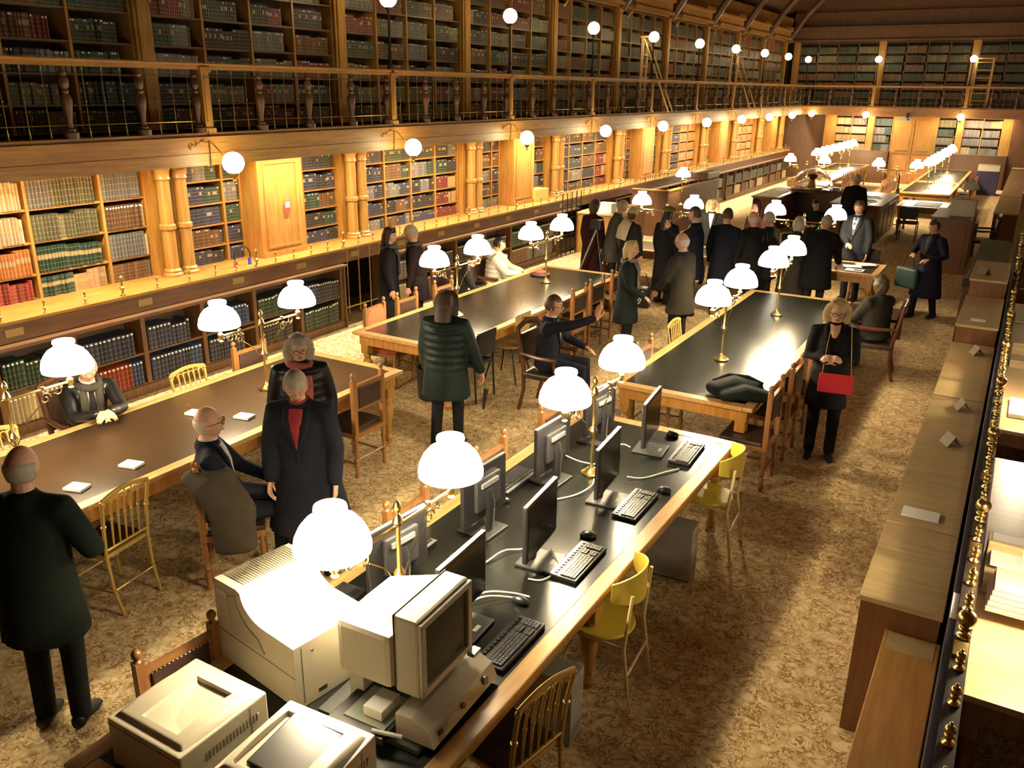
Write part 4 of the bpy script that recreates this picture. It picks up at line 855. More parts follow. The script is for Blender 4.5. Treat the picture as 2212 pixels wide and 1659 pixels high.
cable([(-2.15, 5.35, .02), (-2.05, 5.42, .006), (-1.95, 5.6, .006), (-1.88, 5.72, .006)], 'pale cable with a plug lying right of the third monitor')
for i, (x, y) in enumerate(((-1.84, 3.53), (-1.84, 5.5))):
    t = thing('computer_tower', ('grey computer tower on the carpet below the near end of the computer table', 'grey computer tower on the carpet below the middle of the computer table')[i], 'computer', (x, y, 0), .08, 'grey towers under the computer table')
    bx('tower_case', PCGREY, t, -.2, .2, -.09, .09, .01, .44, b=.006); m = MB()
    for k in range(3): m.box(.2, .2012, -.07, .07, .33+.03*k, .335+.03*k).box(.2, .2012, -.07, .07, .06+.02*k, .065+.02*k)
    m.build('front_grooves', CREAMD, t); MB().ball((.2, .05, .22), .008, 8).build('power_button', CREAM, t); bx('feet', BLK, t, -.19, .19, -.08, .08, 0, .01)
# heightfield-topped printers
def hf(w_, d, f, nx=40, ny=40):
    vs = []; fs = []
    for j in range(ny+1):
        for i in range(nx+1): vs.append((w_*i/nx, d*j/ny, f(i/nx, j/ny)))
    for j in range(ny):
        for i in range(nx): a = j*(nx+1)+i; fs.append((a, a+1, a+nx+2, a+nx+1))
    return vs, fs
def laser(label, loc, rz, mirror=False, dark=False):
    t = thing('laser_printer', label, 'printer', loc, rz, 'cream laser printers at the near end'); W, D, Hh = .45, .46, .235
    bx('printer_body', CREAM, t, 0, W, 0, D, .0, Hh, b=.008); bx('paper_gap', CREAMD, t, .02, W+.001, .06, D-.04, .055, .062); bx('base_gap', CREAMD, t, -.001, W+.001, -.001, D+.001, .0, .004)
    def f(u, v):
        z = Hh-.03+.04*min(1, min(u, 1-u, v, 1-v)*14)**.5+.02*math.sin(PI*min(1, max(0, v)))
        if mirror:
            if .12 < u < .78 and .12 < v < .86: z -= .02+.07*(1-(u-.12)/.66)
        else:
            if .30 < u < .80 and .14 < v < .80: z -= .012+.105*((u-.3)/.5)*((v-.14)/.66)
        return z
    vs, fs = hf(W-.012, D-.03, f, 60, 60); o = MB().add(vs, fs).build('top_cover', CREAM, t, True); o.location = (.004, .015, 0)
    m = MB()
    for k in range(16): m.box(W, W+.0015, .12+k*.018, .127+k*.018, .13, .17)
    m.build('side_vents', CREAMD, t); MB().lathe([(.007, 0), (.007, .006)], (0, 0, 0), 10, Matrix.Translation((W, D-.06, .16)) @ Matrix.Rotation(PI/2, 4, 'Y')).build('door_knob', CREAM, t)
    bx('side_door_line', CREAMD, t, W-.0, W+.0015, D-.1, D-.097, .02, Hh-.02); bx('lid_line', CREAMD, t, .0, W, -.0015, .0, Hh-.03, Hh-.026)
    m = MB()
    for k in range(5): m.box(.84*W+.01*k, .84*W+.01*k+.003, .1, D-.1, Hh+.0201, Hh+.0215) if False else m.box(.10, W-.08, .0+.012*k, .0-.0+.0125*k, Hh-.02, Hh-.018)
    m.build('top_grooves', CREAMD, t)
    if dark:
        bx('output_tray', BLK, t, .06, .35, .07, .4, .19, .2); o = bx('paper_support', mat('smoked_plastic', (.045, .045, .042), .3), t, -.12, .12, -.15, .15, 0, .03, b=.006); o.location = (.23, .23, .235); o.rotation_euler = (0, .12, .05)
    return t
laser('cream laser printer at the bottom left, with an empty sloping output tray', (-2.9, 1.62, TZ), 0)
laser('cream laser printer at the bottom edge with a dark smoked tray in its top', (-2.3, 1.64, TZ), .06, True, True)
t = thing('office_printer', 'large cream printer glowing under the nearest lamp shade', 'printer', (-3.08, 2.36, TZ), -.16)
prof = [(0, 0), (.63, 0), (.63, .335), (.40, .335)]+[(.40-.17*math.sin(a)+.0, .335+.12*(1-math.cos(a))) for a in [PI/2*k/8 for k in range(1, 9)]]+[(.20, .465), (0.01, .455), (0, .44)]
MB().prism(prof, 0, .44, 'y').build('printer_body', CREAM, t); MB().prism([(.12, .2), (.40, .2)]+[(.40-.2*math.sin(a)-.01, .2+.17*(1-math.cos(a))+.06) for a in [PI/2*k/8 for k in range(1, 9)]]+[(.12, .40)], -.006, 0, 'y').build('paper_door', mat('cream_door', (.45, .41, .30), .45), t)
bx('cassette_line', CREAMD, t, .0, .631, -.0015, 0, .17, .174); bx('side_seam', CREAMD, t, .63, .6315, .04, .043, .02, .32); bx('rating_label', PAPER, t, .02, .11, -.0015, 0, .38, .41); bx('side_plate', GREYP, t, .63, .6312, .12, .17, .03, .05)
MB().lathe([(.008, 0), (.008, .004)], (0, 0, 0), 10, Matrix.Translation((.63, .1, .28)) @ Matrix.Rotation(PI/2, 4, 'Y')).build('screw', CREAMD, t)
m = MB()
for k in range(24): m.box(.02, .19, .05+k*.015, .056+k*.015, .462, .4655)
m.build('top_grooves', CREAMD, t)
t = thing('film_reader', 'cream film reader with a dark glass screen, on the computer table', 'reader', (-2.32, 2.3, TZ), .04)
# head: bezel, rear hood and stand
MB().box(.30, .43, .13, .55, .17, .57, b=.015).build('screen_bezel', CREAM, t); MB().box(.0, .30, .10, .50, .19, .47, b=.03).build('lower_hood', CREAM, t)
vs = [(.30, .16, .47), (.30, .53, .47), (.30, .53, .555), (.30, .16, .555), (.03, .2, .47), (.03, .46, .47), (.06, .44, .52), (.06, .24, .52)]
MB().add(vs, [(0, 1, 2, 3), (4, 7, 6, 5), (0, 3, 7, 4), (1, 5, 6, 2), (3, 2, 6, 7), (0, 4, 5, 1)]).build('rear_hood', CREAM, t)
vs = [(.432, .165, .21), (.432, .515, .21), (.432, .515, .535), (.432, .165, .535)]; bx('screen_frame', CREAMD, t, .428, .4325, .165, .515, .215, .53); o = bx('screen', CRT, t, .4325, .436, .18, .50, .23, .515); bx('rim_left', CREAM, t, .43, .45, .13, .165, .185, .555, b=.005); bx('rim_right', CREAM, t, .43, .45, .515, .55, .185, .555, b=.005); bx('rim_top', CREAM, t, .43, .45, .13, .55, .53, .56, b=.005); bx('rim_bottom', CREAM, t, .43, .45, .13, .55, .18, .215, b=.005)
bx('hood_seam', CREAMD, t, .298, .301, .128, .552, .2, .571); bx('stand_column', CREAM, t, .02, .1, .15, .45, 0, .2); bx('base_plate', GREYP, t, -.05, .5, .0, .56, 0, .025)
MB().prism([(.36, .025), (.56, .025), (.53, .10), (.44, .14), (.36, .14)], .04, .60, 'y').build('control_base', CREAM, t)
for yy, r_ in ((.5, .022), (.3, .015)): MB().lathe([(r_, 0), (r_*.9, .012)], (0, 0, 0), 16, Matrix.Translation((.545, yy, .065)) @ Matrix.Rotation(PI/2-.3, 4, 'Y')).build('knob', CREAMD, t, True)
bx('film_carrier', BLK, t, .06, .36, -.06, .3, .04, .075, b=.004); bx('glass_plate', mat('plate_glass', (.2, .22, .18), .06), t, .12, .34, -.02, .2, .0755, .082); bx('white_block', PAPER, t, .20, .30, .02, .16, .082, .13); bx('lens_box', BLK, t, .30, .40, .2, .42, .12, .19); MB().tube([(.3, -.05, .09), (.44, -.02, .09)], .01, 8).build('chrome_handle', SILV, t, True); bx('side_lever', SILV, t, .45, .49, .5, .56, .17, .19)
for yy in (.08,): bx('round_badge', CREAMD, t, .548, .552, .1, .13, .05, .075)
# ------------------------------------------------------------------ waste bin, folded coat, hat, standing pieces
t = thing('waste_bin', 'dark cylindrical waste bin behind the leather-backed chair', 'bin', (-5.62, 7.65, 0)); MB().lathe([(.13, 0), (.15, .02), (.165, .40), (.158, .40), (.14, .03), (.001, .03)], (0, 0, 0), 24).build('bin_shell', BLK, t, True)
# ------------------------------------------------------------------ counters, bureau, cabinets in the middle distance
t = thing('counter', 'dark panelled counter with display trays of papers, glass dome on it', 'counter', (0, 0, 0))
for (a, b_, c, d) in ((-6.05, -5.4, 22.6, 25.4), (-5.4, -4.05, 24.9, 25.5), (-4.05, -2.9, 22.35, 25.4)):
    bx('counter_block', DKW, t, a, b_, c, d, 0, .86); bx('counter_top', OAKD, t, a-.04, b_+.04, c-.04, d+.04, .86, .9, b=.01)
m = MB()
for k in range(4): m.box(-2.895, -2.885, 22.5+k*.72, 23.1+k*.72, .1, .75); m.box(-4.0+k*.27, -3.78+k*.27, 22.335, 22.345, .1, .75)
for k in range(2): m.box(-6.0+k*.3, -5.75+k*.3, 22.585, 22.595, .1, .75)
m.build('counter_panels', OAKD, t)
for k in range(8): tag(bx('papers', PAPER, None, -5.98+.02*(k % 3), -5.5+.01*(k % 2), 22.75+k*.31, 22.95+k*.31, .901, .912), 'white sheets in a row on the left counter, %s from the front' % ORD[k], 'paper', 'papers on the left counter')
for k in range(5): tag(bx('papers', PAPER if k % 2 else GREYP, None, -3.7+.12*(k % 2), -3.2+.1*(k % 2), 22.6+k*.42, 22.85+k*.42, .901, .915), 'sheets and trays on the right counter, %s from the front' % ORD[k], 'paper', 'papers on the right counter')
tag(bx('binder', YELS, None, -4.3, -3.75, 25.0, 25.3, .901, .98), 'yellowish binder on the back counter right of the dome', 'binder'); tag(bx('box_file', PAPER, None, -4.62, -4.35, 25.0, 25.3, .901, .99), 'white box on the back counter right of the dome', 'box')
t = thing('glass_dome', 'large clear glass dome on the back counter', 'dome', (-5.05, 24.8, .9))
R_ = .56; pr = [(R_*math.cos(a), R_*.98*math.sin(a)) for a in [PI/2*k/14 for k in range(15)]]; MB().lathe(pr+[((r-.012) if r > .02 else 0.0005, max(0, z-.012)) for r, z in reversed(pr)], (0, 0, .05), 40).build('dome_glass', GLASS, t, 'all')
MB().lathe([(.60, 0), (.60, .03), (.57, .05), (.3, .05)], (0, 0, 0), 36).build('dome_base', DKW, t, True)
MB().lathe([(.3, .05), (.3, .1), (.12, .12), (.06, .3), (.16, .42), (.02, .46)], (0, 0, 0), 24).build('dome_display', BRASSD, t, True)
t = thing('high_desk', 'high-walled oak desk at the left, papers and a red folder on it', 'desk', (0, 0, 0))
bx('front_wall', OAKD, t, -8.45, -7.5, 20.2, 20.26, 0, 1.12); bx('side_wall', OAKD, t, -7.56, -7.5, 20.26, 24.2, 0, 1.12, b=.01); bx('writing_top', OAKD, t, -8.45, -7.56, 20.26, 24.2, .72, .78); bx('wall_rim', OAKH, t, -7.58, -7.48, 20.2, 24.2, 1.12, 1.15); bx('front_rim', OAK, t, -8.45, -7.5, 20.18, 20.28, 1.12, 1.15)
bx('raised_end', OAKD, t, -8.0, -7.5, 23.2, 24.25, 1.15, 1.36, b=.04)
tag(bx('papers', PAPER, None, -8.3, -7.9, 20.5, 20.9, .781, .80), 'papers behind the front wall of the high desk', 'paper'); tag(bx('folder', PAL and mat('red_card', (.4, .06, .04), .5), None, -7.95, -7.62, 21.2, 21.6, .781, .83), 'red folder on the high desk beside its lamp', 'folder')
t = thing('paper_counter', 'counter with stacked papers behind the grey-haired man, by the passage', 'counter', (-8.5, 17.2, 0)); bx('counter_body', OAK, t, 0, 1.1, 0, 1.3, 0, .86); bx('counter_top', CASEW, t, -.02, 1.14, -.03, 1.33, .86, .9, b=.01); bx('curved_rail', OAKH, t, .05, 1.1, 1.2, 1.28, .9, .98, b=.02)
tag(bx('papers', PAPER, None, -8.1, -7.75, 17.4, 17.7, .901, 1.1), 'tall stack of white papers on the counter by the passage', 'paper')
t = thing('iron_screen', 'black iron lattice screen behind the standing person in maroon', 'screen', (-8.5, 16.5, 0)); m = MB()
for z in (.12, .45, .8, 1.1): m.tube([(0, 0, z), (0, .9, z)], .014, 6)
for k in range(5): m.tube([(0, k*.225, 0), (0, k*.225, 1.35)], .012, 6)
m.build('lattice', IRON, t)
t = thing('dark_cabinet', 'dark cabinet carrying a cream printer, right of the walking woman', 'cabinet', (-1.5, 19.3, 0)); bx('cabinet_body', CASES, t, 0, .74, 0, 1.7, 0, 1.1); bx('front_panel', CASES, t, .08, .66, -.012, 0, .12, .98); bx('side_rail', SILV, t, .7, .745, -.01, 1.7, 1.1, 1.14); bx('cabinet_top', OAKD, t, -.01, .70, -.01, 1.7, 1.1, 1.12)
t = thing('office_printer', 'cream printer on the dark cabinet near the unlit lamp', 'printer', (-1.22, 19.6, 1.12)); bx('printer_body', CREAM, t, 0, .46, 0, .5, 0, .34, b=.02); bx('output_slot', BLK, t, .08, .34, .05, .2, .34, .345)
bx('lamp_table', OAKD, None, -1.3, -.74, 21.6, 22.2, 0, .755); tag(bpy.data.objects['lamp_table'], 'small dark stand under the unlit lamp', 'table')
t = thing('blue_box', 'dark blue box-like cabinet with a cream top near the far right end', 'cabinet', (-1.55, 35.6, 0)); bx('cabinet_body', NAVYF, t, 0, .7, 0, .7, 0, .85); bx('cabinet_top', CREAM, t, 0, .7, 0, .7, .85, 1.05)
tag(bx('white_sheet', PAPER, None, -2.35, -1.75, 24.1, 25.1, TZ+.001, TZ+.006), 'bright white sheet on the small table beside the counter', 'paper')
t = thing('brass_stanchion', 'brass post standing at the right end of the counter', 'post', (-3.0, 26.0, 0)); MB().lathe([(.12, 0), (.12, .03), (.03, .06), (.025, .6), (.06, .66), (.06, .95), (.03, 1.0), (.02, 1.3), (.035, 1.33), (.001, 1.4)], (0, 0, 0), 14).build('post_shaft', BRASSD, t, True)
for k, (x, y) in enumerate(((-2.12, 14.5), (-2.2, 14.75), (-2.02, 14.95))): o = bx('papers', PAPER, None, -.14, .14, -.1, .1, 0, .01); o.location = (x, y, TZ+.001+.012*k); o.rotation_euler = (0, 0, .3*k); tag(o, ('white sheet with a dark pen at the near right end of the cross table', 'folded white paper standing on the cross table', 'open white booklet nearest the man in the suit')[k], 'paper', 'papers on the cross table')
tag(bx('pen', BLK, None, -2.12, -2.0, 14.45, 14.465, TZ+.012, TZ+.024), 'dark pen on the white sheet of the cross table', 'pen')
for i, (x, y) in enumerate(((-6.2, 11.35),)):
    t = thing('red_hat', 'red and black flat cap at the far left corner of the middle left table', 'hat', (x, y, TZ)); MB().lathe([(.15, 0), (.16, .02), (.1, .05), (.001, .055)], (0, 0, 0), 24).build('brim', LEA_D, t, True); MB().lathe([(.10, .03), (.10, .06), (.05, .08), (.001, .082)], (0, 0, 0), 20).build('crown', mat('red_wool', (.4, .03, .03), .8), t, True)
t = thing('shoulder_bag', 'black bag with a pale swirling pattern standing behind the blonde woman', 'bag', (-5.25, 13.2, 0)); MB().box(-.15, .15, -.07, .07, 0, .36, b=.03).build('bag_body', BLK, t); o = MB()
for a in range(4): o.tube([(.09*math.cos(q)*(1-.15*a)-.02, -.074, .18+.11*math.sin(q+a)) for q in [PI*k/9*1.4 for k in range(10)]], .009, 5)
o.build('pale_pattern', PAPER, t); MB().tube([(-.13, 0, .35), (-.06, 0, .58), (.06, 0, .58), (.13, 0, .35)], .009, 6).build('strap', BLK, t)
t = thing('tripod', 'silver tripod leg leaning beside the man in the grey coat', 'tripod', (-6.3, 13.35, 0)); MB().tube([(-.35, -.1, 0), (.05, .1, 1.2)], .016, 8).build('leg', SILV, t); MB().tube([(.35, -.1, 0), (.05, .1, 1.2)], .014, 8).build('leg', BLK, t); MB().tube([(.1, .5, 0), (.05, .1, 1.2)], .014, 8).build('leg', BLK, t); bx('camera_head', BLK, t, -.05, .15, .02, .18, 1.2, 1.36, b=.01)
# ------------------------------------------------------------------ people
def sk(c): return mat('skin', c, .5, noise=.06, nscale=9)
SKIN = [sk((.56, .30, .19)), sk((.60, .34, .22)), sk((.48, .24, .14))]
LIP = mat('lips', (.36, .12, .09), .4); EYEW = mat('eye_white', (.7, .66, .6), .2); IRIS = mat('iris', (.03, .02, .015), .15)
_cl = {}
def cloth(name, c, r=.85):
    if name not in _cl: _cl[name] = mat('cloth_'+name, [q*(.42 if max(c) < .15 else .8) for q in c], r, noise=.3, nscale=9, bump=.5, spec=.15)
    return _cl[name]
BLKC = cloth('black', (.018, .017, .019)); NAVY = cloth('navy', (.018, .021, .04)); DGREEN = cloth('dark_green', (.014, .028, .022)); CHAR = cloth('charcoal', (.035, .033, .032)); WHITEC = cloth('white', (.6, .57, .5)); GREYC = cloth('grey', (.13, .12, .105)); BROWNC = cloth('brown', (.10, .078, .05)); MAROON = cloth('maroon', (.055, .012, .012)); OLIVEC = cloth('olive', (.065, .055, .038)); LEATHC = mat('black_leather_jacket', (.008, .008, .009), .33, bump=.6, nscale=11, spec=.5)
PUFF = cloth('puffer_green', (.022, .042, .036), .5); PALE = cloth('puffer_white', (.62, .58, .49), .7); PINK = cloth('pink_scarf', (.38, .10, .08)); SHIRT = cloth('shirt', (.55, .54, .52)); JEAN = cloth('blue_trousers', (.03, .04, .065)); PURPC = cloth('navy_long', (.022, .018, .045))
HG = mat('hair_grey', (.36, .31, .22), .6, noise=.3, nscale=40); HW = mat('hair_white', (.5, .45, .36), .6, noise=.25, nscale=40); HB = mat('hair_blonde', (.55, .40, .17), .5, noise=.3, nscale=40); HK = mat('hair_black', (.012, .009, .008), .4); HBR = mat('hair_brown', (.07, .032, .015), .5, noise=.3, nscale=40); HLB = mat('hair_light_brown', (.07, .045, .019), .5, noise=.3, nscale=40); WOOL = mat('cream_wool', (.5, .42, .29), .95, bump=.8, nscale=60); BERET = mat('olive_beret', (.18, .15, .045), .9); SHOE = mat('shoe_leather', (.006, .005, .005), .5, spec=.3); FRAMEM = mat('glasses_frame', (.03, .02, .015), .3)
def head_pt(d):
    dx, dy, dz = d; x, y, z = .078*dx, .096*dy, .120*dz
    if dz < 0: x *= 1-.34*(-dz)**1.4; y = y*(1-.12*(-dz)) if dy > 0 else y*(1-.30*(-dz))
    if dy > 0:
        y += .026*math.exp(-((dx/.16)**2+((dz+.16)/.17)**2)) + .006*math.exp(-((dx/.5)**2+((dz-.22)/.1)**2))
        y -= .011*math.exp(-(((abs(dx)-.38)/.17)**2+((dz-.03)/.13)**2)); y += .007*math.exp(-((dx/.3)**2+((dz+.5)/.1)**2)) + .008*math.exp(-((dx/.28)**2+((dz+.85)/.14)**2))
    return Vector((x, y, z))
def sph(f, n=28, m=20):
    vs = []; fs = []
    for j in range(m+1):
        t_ = -PI/2+PI*j/m
        for i in range(n):
            a = 2*PI*i/n; vs.append(f((math.cos(t_)*math.cos(a), math.cos(t_)*math.sin(a), math.sin(t_))))
    for j in range(m):
        for i in range(n): fs.append((j*n+i, j*n+(i+1) % n, (j+1)*n+(i+1) % n, (j+1)*n+i))
    return vs, fs
def remesh(o, vox, it=4):
    r = o.modifiers.new('r', 'REMESH'); r.mode = 'VOXEL'; r.voxel_size = vox; r.use_smooth_shade = True
    s_ = o.modifiers.new('s', 'SMOOTH'); s_.iterations = it; s_.factor = .5
    return o
def ik(a, c, l1, l2, pole):
    a, c = Vector(a), Vector(c); d = c-a; L = min(d.length, (l1+l2)*.995); d.normalize(); c = a+d*L
    x = (l1*l1-l2*l2+L*L)/(2*L); h = math.sqrt(max(0, l1*l1-x*x)); p = Vector(pole); p = p-p.dot(d)*d
    if p.length < 1e-4: p = Vector((0, -1, 0))
    return a+d*x+p.normalized()*h, c
def hand(mb, wr, dr, up, side, curl=.5, sc=1., spread_=0.):
    """wr wrist, dr direction of the fingers, up = back of the hand, side = +1 thumb toward dr x up"""
    dr = Vector(dr).normalized(); up = Vector(up); up = (up-up.dot(dr)*dr).normalized(); sd = dr.cross(up)*side; wr = Vector(wr)
    mb.tube([wr-dr*.02, wr+dr*.03*sc, wr+dr*.065*sc, wr+dr*.088*sc], [(.026*sc, .019*sc), (.034*sc, .016*sc), (.04*sc, .015*sc), (.036*sc, .012*sc)], 10, hint=sd, round_=True)
    for k, (ln, off) in enumerate(((.070, .028), (.078, .0095), (.073, -.009), (.058, -.026))):
        b_ = wr+dr*(.082-.006*abs(k-1))*sc+sd*off*sc; p = [b_]; ang = 0; dd = dr+sd*spread_*(1.5-k)*.3
        for j, f in enumerate((.45, .3, .25)):
            ang += curl*(.6, .75, .5)[j]; v = (dd*math.cos(ang)-up*math.sin(ang)).normalized(); p.append(p[-1]+v*ln*f*sc)
        mb.tube(p, [.0092*sc, .0088*sc, .0082*sc, .007*sc], 7, hint=sd, round_=True)
    b_ = wr+dr*.022*sc+sd*.028*sc
    v1 = (dr*.62+sd*.72-up*.15).normalized(); v2 = (dr*.9+sd*(.35-.5*curl)-up*(.2+.4*curl)).normalized()
    mb.tube([b_, b_+v1*.032*sc, b_+v1*.032*sc+v2*.03*sc, b_+v1*.032*sc+v2*.054*sc], [.013*sc, .011*sc, .0095*sc, .008*sc], 7, round_=True)
def hang(side, s_=1.): return None
def person(label, loc, rz, H=1.7, pose='stand', lean=.04, turn=0., nod=.12, tilt=0., hL=None, hR=None, fd=((.6, .3, -.2),)*2, curl=.55, skin=0, coat=BLKC, hem=.82, flare=1.1, bulk=1., trousers=CHAR, shoes=SHOE, hair='short', hc=HG, glasses=False, scarf=None, shirt=None, vox=.012, step=0., face=True, hup=None, chairz=.47, legs=None, collar=True, quilt=False):
    t = thing('person', label, 'person', loc, rz)
    k = H/1.75; B = MB(); C_ = MB(); T_ = MB()
    hip = Vector((0, 0, .93*k)) if pose == 'stand' else Vector((0, -.05, chairz+.09))
    u = Vector((0, math.sin(lean), math.cos(lean))); fwd = Vector((0, math.cos(lean), -math.sin(lean)))
    P = lambda a, x=0, y=0: hip+u*a*k+Vector((x*k, 0, 0))+fwd*y*k
    neck = P(.52); hc_ = P(.655)+Vector((0, .02*k, 0))
    Rh = Matrix.Translation(hc_) @ Matrix.Rotation(turn, 4, 'Z') @ Matrix.Rotation(-nod-lean*.2, 4, 'X') @ Matrix.Rotation(tilt, 4, 'Y') @ Matrix.Scale(k, 4)
    vs, fs = sph(head_pt, 36, 28); B.add([Rh @ v for v in vs], fs)
    for s_ in (-1, 1): B.ball(Rh @ Vector((s_*.077, -.006, -.012)), .03*k, 10, (.35, .6, 1), Rh.to_3x3().normalized())
    B.tube([P(.44), neck, hc_+Vector((0, -.012, -.05))*k], [(.062*k, .058*k), (.056*k, .056*k), (.052*k, .055*k)], 12, hint=(1, 0, 0))
    B.tube([hip-u*.02, P(.15), P(.35), P(.46), P(.5)], [(.11*k, .08*k), (.10*k, .075*k), (.13*k, .085*k), (.12*k, .07*k), (.06*k, .05*k)], 12, hint=(1, 0, 0), round_=True)
    # legs
    feet = []
    for i, s_ in enumerate((-1, 1)):
        h0 = hip+Vector((s_*.09*k, 0, -.02))
        if pose == 'stand':
            st_ = step*s_; an = Vector((s_*.10*k, st_*.9, .085*k)); kn = Vector((s_*.10*k, st_*.45+.03+abs(st_)*.12, .50*k))
        else:
            kn = h0+Vector((s_*.05, .42*k, .02)); an = Vector((kn.x, kn.y+.0, .085*k)) if not legs else Vector(legs[i])
        B.tube([h0, kn, an], [.055*k, .042*k, .03*k], 8, round_=True)
        T_.tube([h0+Vector((0, 0, .05)), h0.lerp(kn, .5), kn, kn.lerp(an, .5), an+Vector((0, 0, -.02))], [(.098*k, .10*k), (.085*k, .087*k), (.068*k, .068*k), (.062*k, .062*k), (.058*k, .06*k)], 12, hint=(1, 0, 0), round_=True)
        S_ = MB().tube([an+Vector((0, -.05*k, -.04*k)), an+Vector((0, .02*k, -.03*k)), an+Vector((s_*.01, .10*k, -.055*k)), an+Vector((s_*.015, .16*k, -.065*k))], [(.04*k, .045*k), (.042*k, .05*k), (.045*k, .03*k), (.032*k, .018*k)], 12, hint=(1, 0, 0), round_=True)
        o = S_.build('shoe', shoes, t, 'all')
        B.tube([an, an+Vector((0, .12*k, -.06*k))], [.028*k, .02*k], 8)
    T_.tube([hip+Vector((0, 0, -.08*k)), hip+Vector((0, 0, .02)), hip+u*.12*k], [(.13*k, .10*k), (.165*k, .12*k), (.15*k, .11*k)], 14, hint=(1, 0, 0), round_=True)
    # arms
    b = bulk
    for i, (s_, tg) in enumerate(((-1, hL), (1, hR))):
        sh = P(.445, s_*.175, 0)
        tgt = Vector(tg) if tg else sh+Vector((s_*.07*k, .06*k, -.53*k))
        pole = Vector((s_*.7, -.6, -.35)) if not (tg and tgt.z > sh.z-.1) else Vector((s_*.6, 0, -.8))
        el, wr = ik(sh, tgt, .285*k, .26*k, pole)
        B.tube([sh, el, wr], [.04*k, .034*k, .024*k], 9, round_=True)
        d_ = (wr-el).normalized(); fdir = Vector(fd[i]) if fd[i] != (.6, .3, -.2) else d_
        if tg: fdir = fdir if fd[i] != (.6, .3, -.2) else (d_+Vector((-s_*.35, 0, 0)))
        upv = Vector(hup[i]) if hup else (Vector((s_, 0, .0)) if not tg else Vector((s_*.4, .2, 1)))
        hand(B, wr+d_*.01, fdir, upv, s_ if not tg else s_*1., curl, k)
        C_.tube([P(.45, s_*.07), sh+Vector((s_*.005, 0, -.01)), sh.lerp(el, .45), el, el.lerp(wr, .5), wr-d_*.01], [(.055*k*b, .07*k*b), (.072*k*b, .075*k*b), (.064*k*b, .066*k*b), (.054*k*b, .056*k*b), (.048*k*b, .05*k*b), (.041*k*b, .043*k*b)], 12, round_=True)
    # coat
    tor = [(P(.10), .165*b, .125*b), (P(.25), .17*b, .125*b), (P(.34), .175*b, .125*b), (P(.41), .17*b, .11*b), (P(.455), .135*b, .092*b), (P(.49), .092*b, .08), (P(.525), .072, .07)]
    if pose == 'stand':
        hz = hem*k; low = [(Vector((0, hip.y, hz)), .185*flare*b, .15*flare*b), (Vector((0, hip.y*.5, (hz+hip.z)/2+.03)), .18*(1+(flare-1)*.5)*b, .14*(1+(flare-1)*.5)*b)] if hem < .8 else [(Vector((0, 0, hz)), .18*flare*b, .135*flare*b)]
        sec = low+tor
    else:
        sec = [(hip-Vector((0, 0, .05)), .185*b, .16*b)]+tor
        if hem < .8:
            for s_ in (-1, 1):
                h0 = hip+Vector((s_*.09*k, 0, 0)); C_.tube([h0, h0+Vector((s_*.03, .28*k, .0))], [(.115*b, .10*b), (.10*b, .085*b)], 12, hint=(1, 0, 0), round_=True)
    C_.tube([q[0] for q in sec], [(q[1]*k, q[2]*k) for q in sec], 20, hint=(1, 0, 0))
    if quilt:
        for q in range(9):
            z = .46-q*.075; rx = .192*b if z < .4 else .17*b
            pz = P(z) if z > 0 or pose != 'stand' else Vector((0, 0, hip.z+z*k))
            if pz.z > (hem*k if pose == 'stand' else hip.z-.05): C_.tube([pz-Vector((0, 0, .022)), pz, pz+Vector((0, 0, .022))], [(rx*.93*k, .13*b*k), (rx*.99*k, .143*b*k), (rx*.93*k, .13*b*k)], 20, hint=(1, 0, 0))
    if collar: C_.tube([P(.485, 0, -.01), P(.545, 0, -.012)], [(.10*k, .095*k), (.075*k, .078*k)], 14, hint=(1, 0, 0))
    bo = remesh(B.build('body', SKIN[skin], t), vox*(.62 if vox < .012 else .75), 3); remesh(C_.build('coat', coat, t), .016, 7); remesh(T_.build('trousers', trousers, t), .018, 5)
    q3 = Rh.to_3x3()
    # hair
    def hf_(d):
        dx, dy, dz = d; p = head_pt(d)*1.0; g = 1.13
        front = dy > .25 and dz < .38+.25*(1-dy)
        if hair in ('bald',):
            g = 1.07 if (dz < .30 and dy < .15 and dz > -.6) else .88
        elif front: g = .86
        elif hair in ('short',):
            g = 1.12 if dz > -.35 else .88
        if hair == 'curly': g *= (1.2+.07*math.sin(9*dx+3)*math.cos(8*dz+5*dy)) if not front else 1
        if hair in ('bob', 'long') and dz < 0 and not (dy > .25): p = Vector((math.copysign(max(abs(p.x), .066*abs(dx)**.5 if dx else 0), dx), p.y-.01, p.z)); g = 1.2; return Vector((p.x*g, p.y*g, p.z*(1.12 if hair == 'bob' else 1.2)))
        return p*g
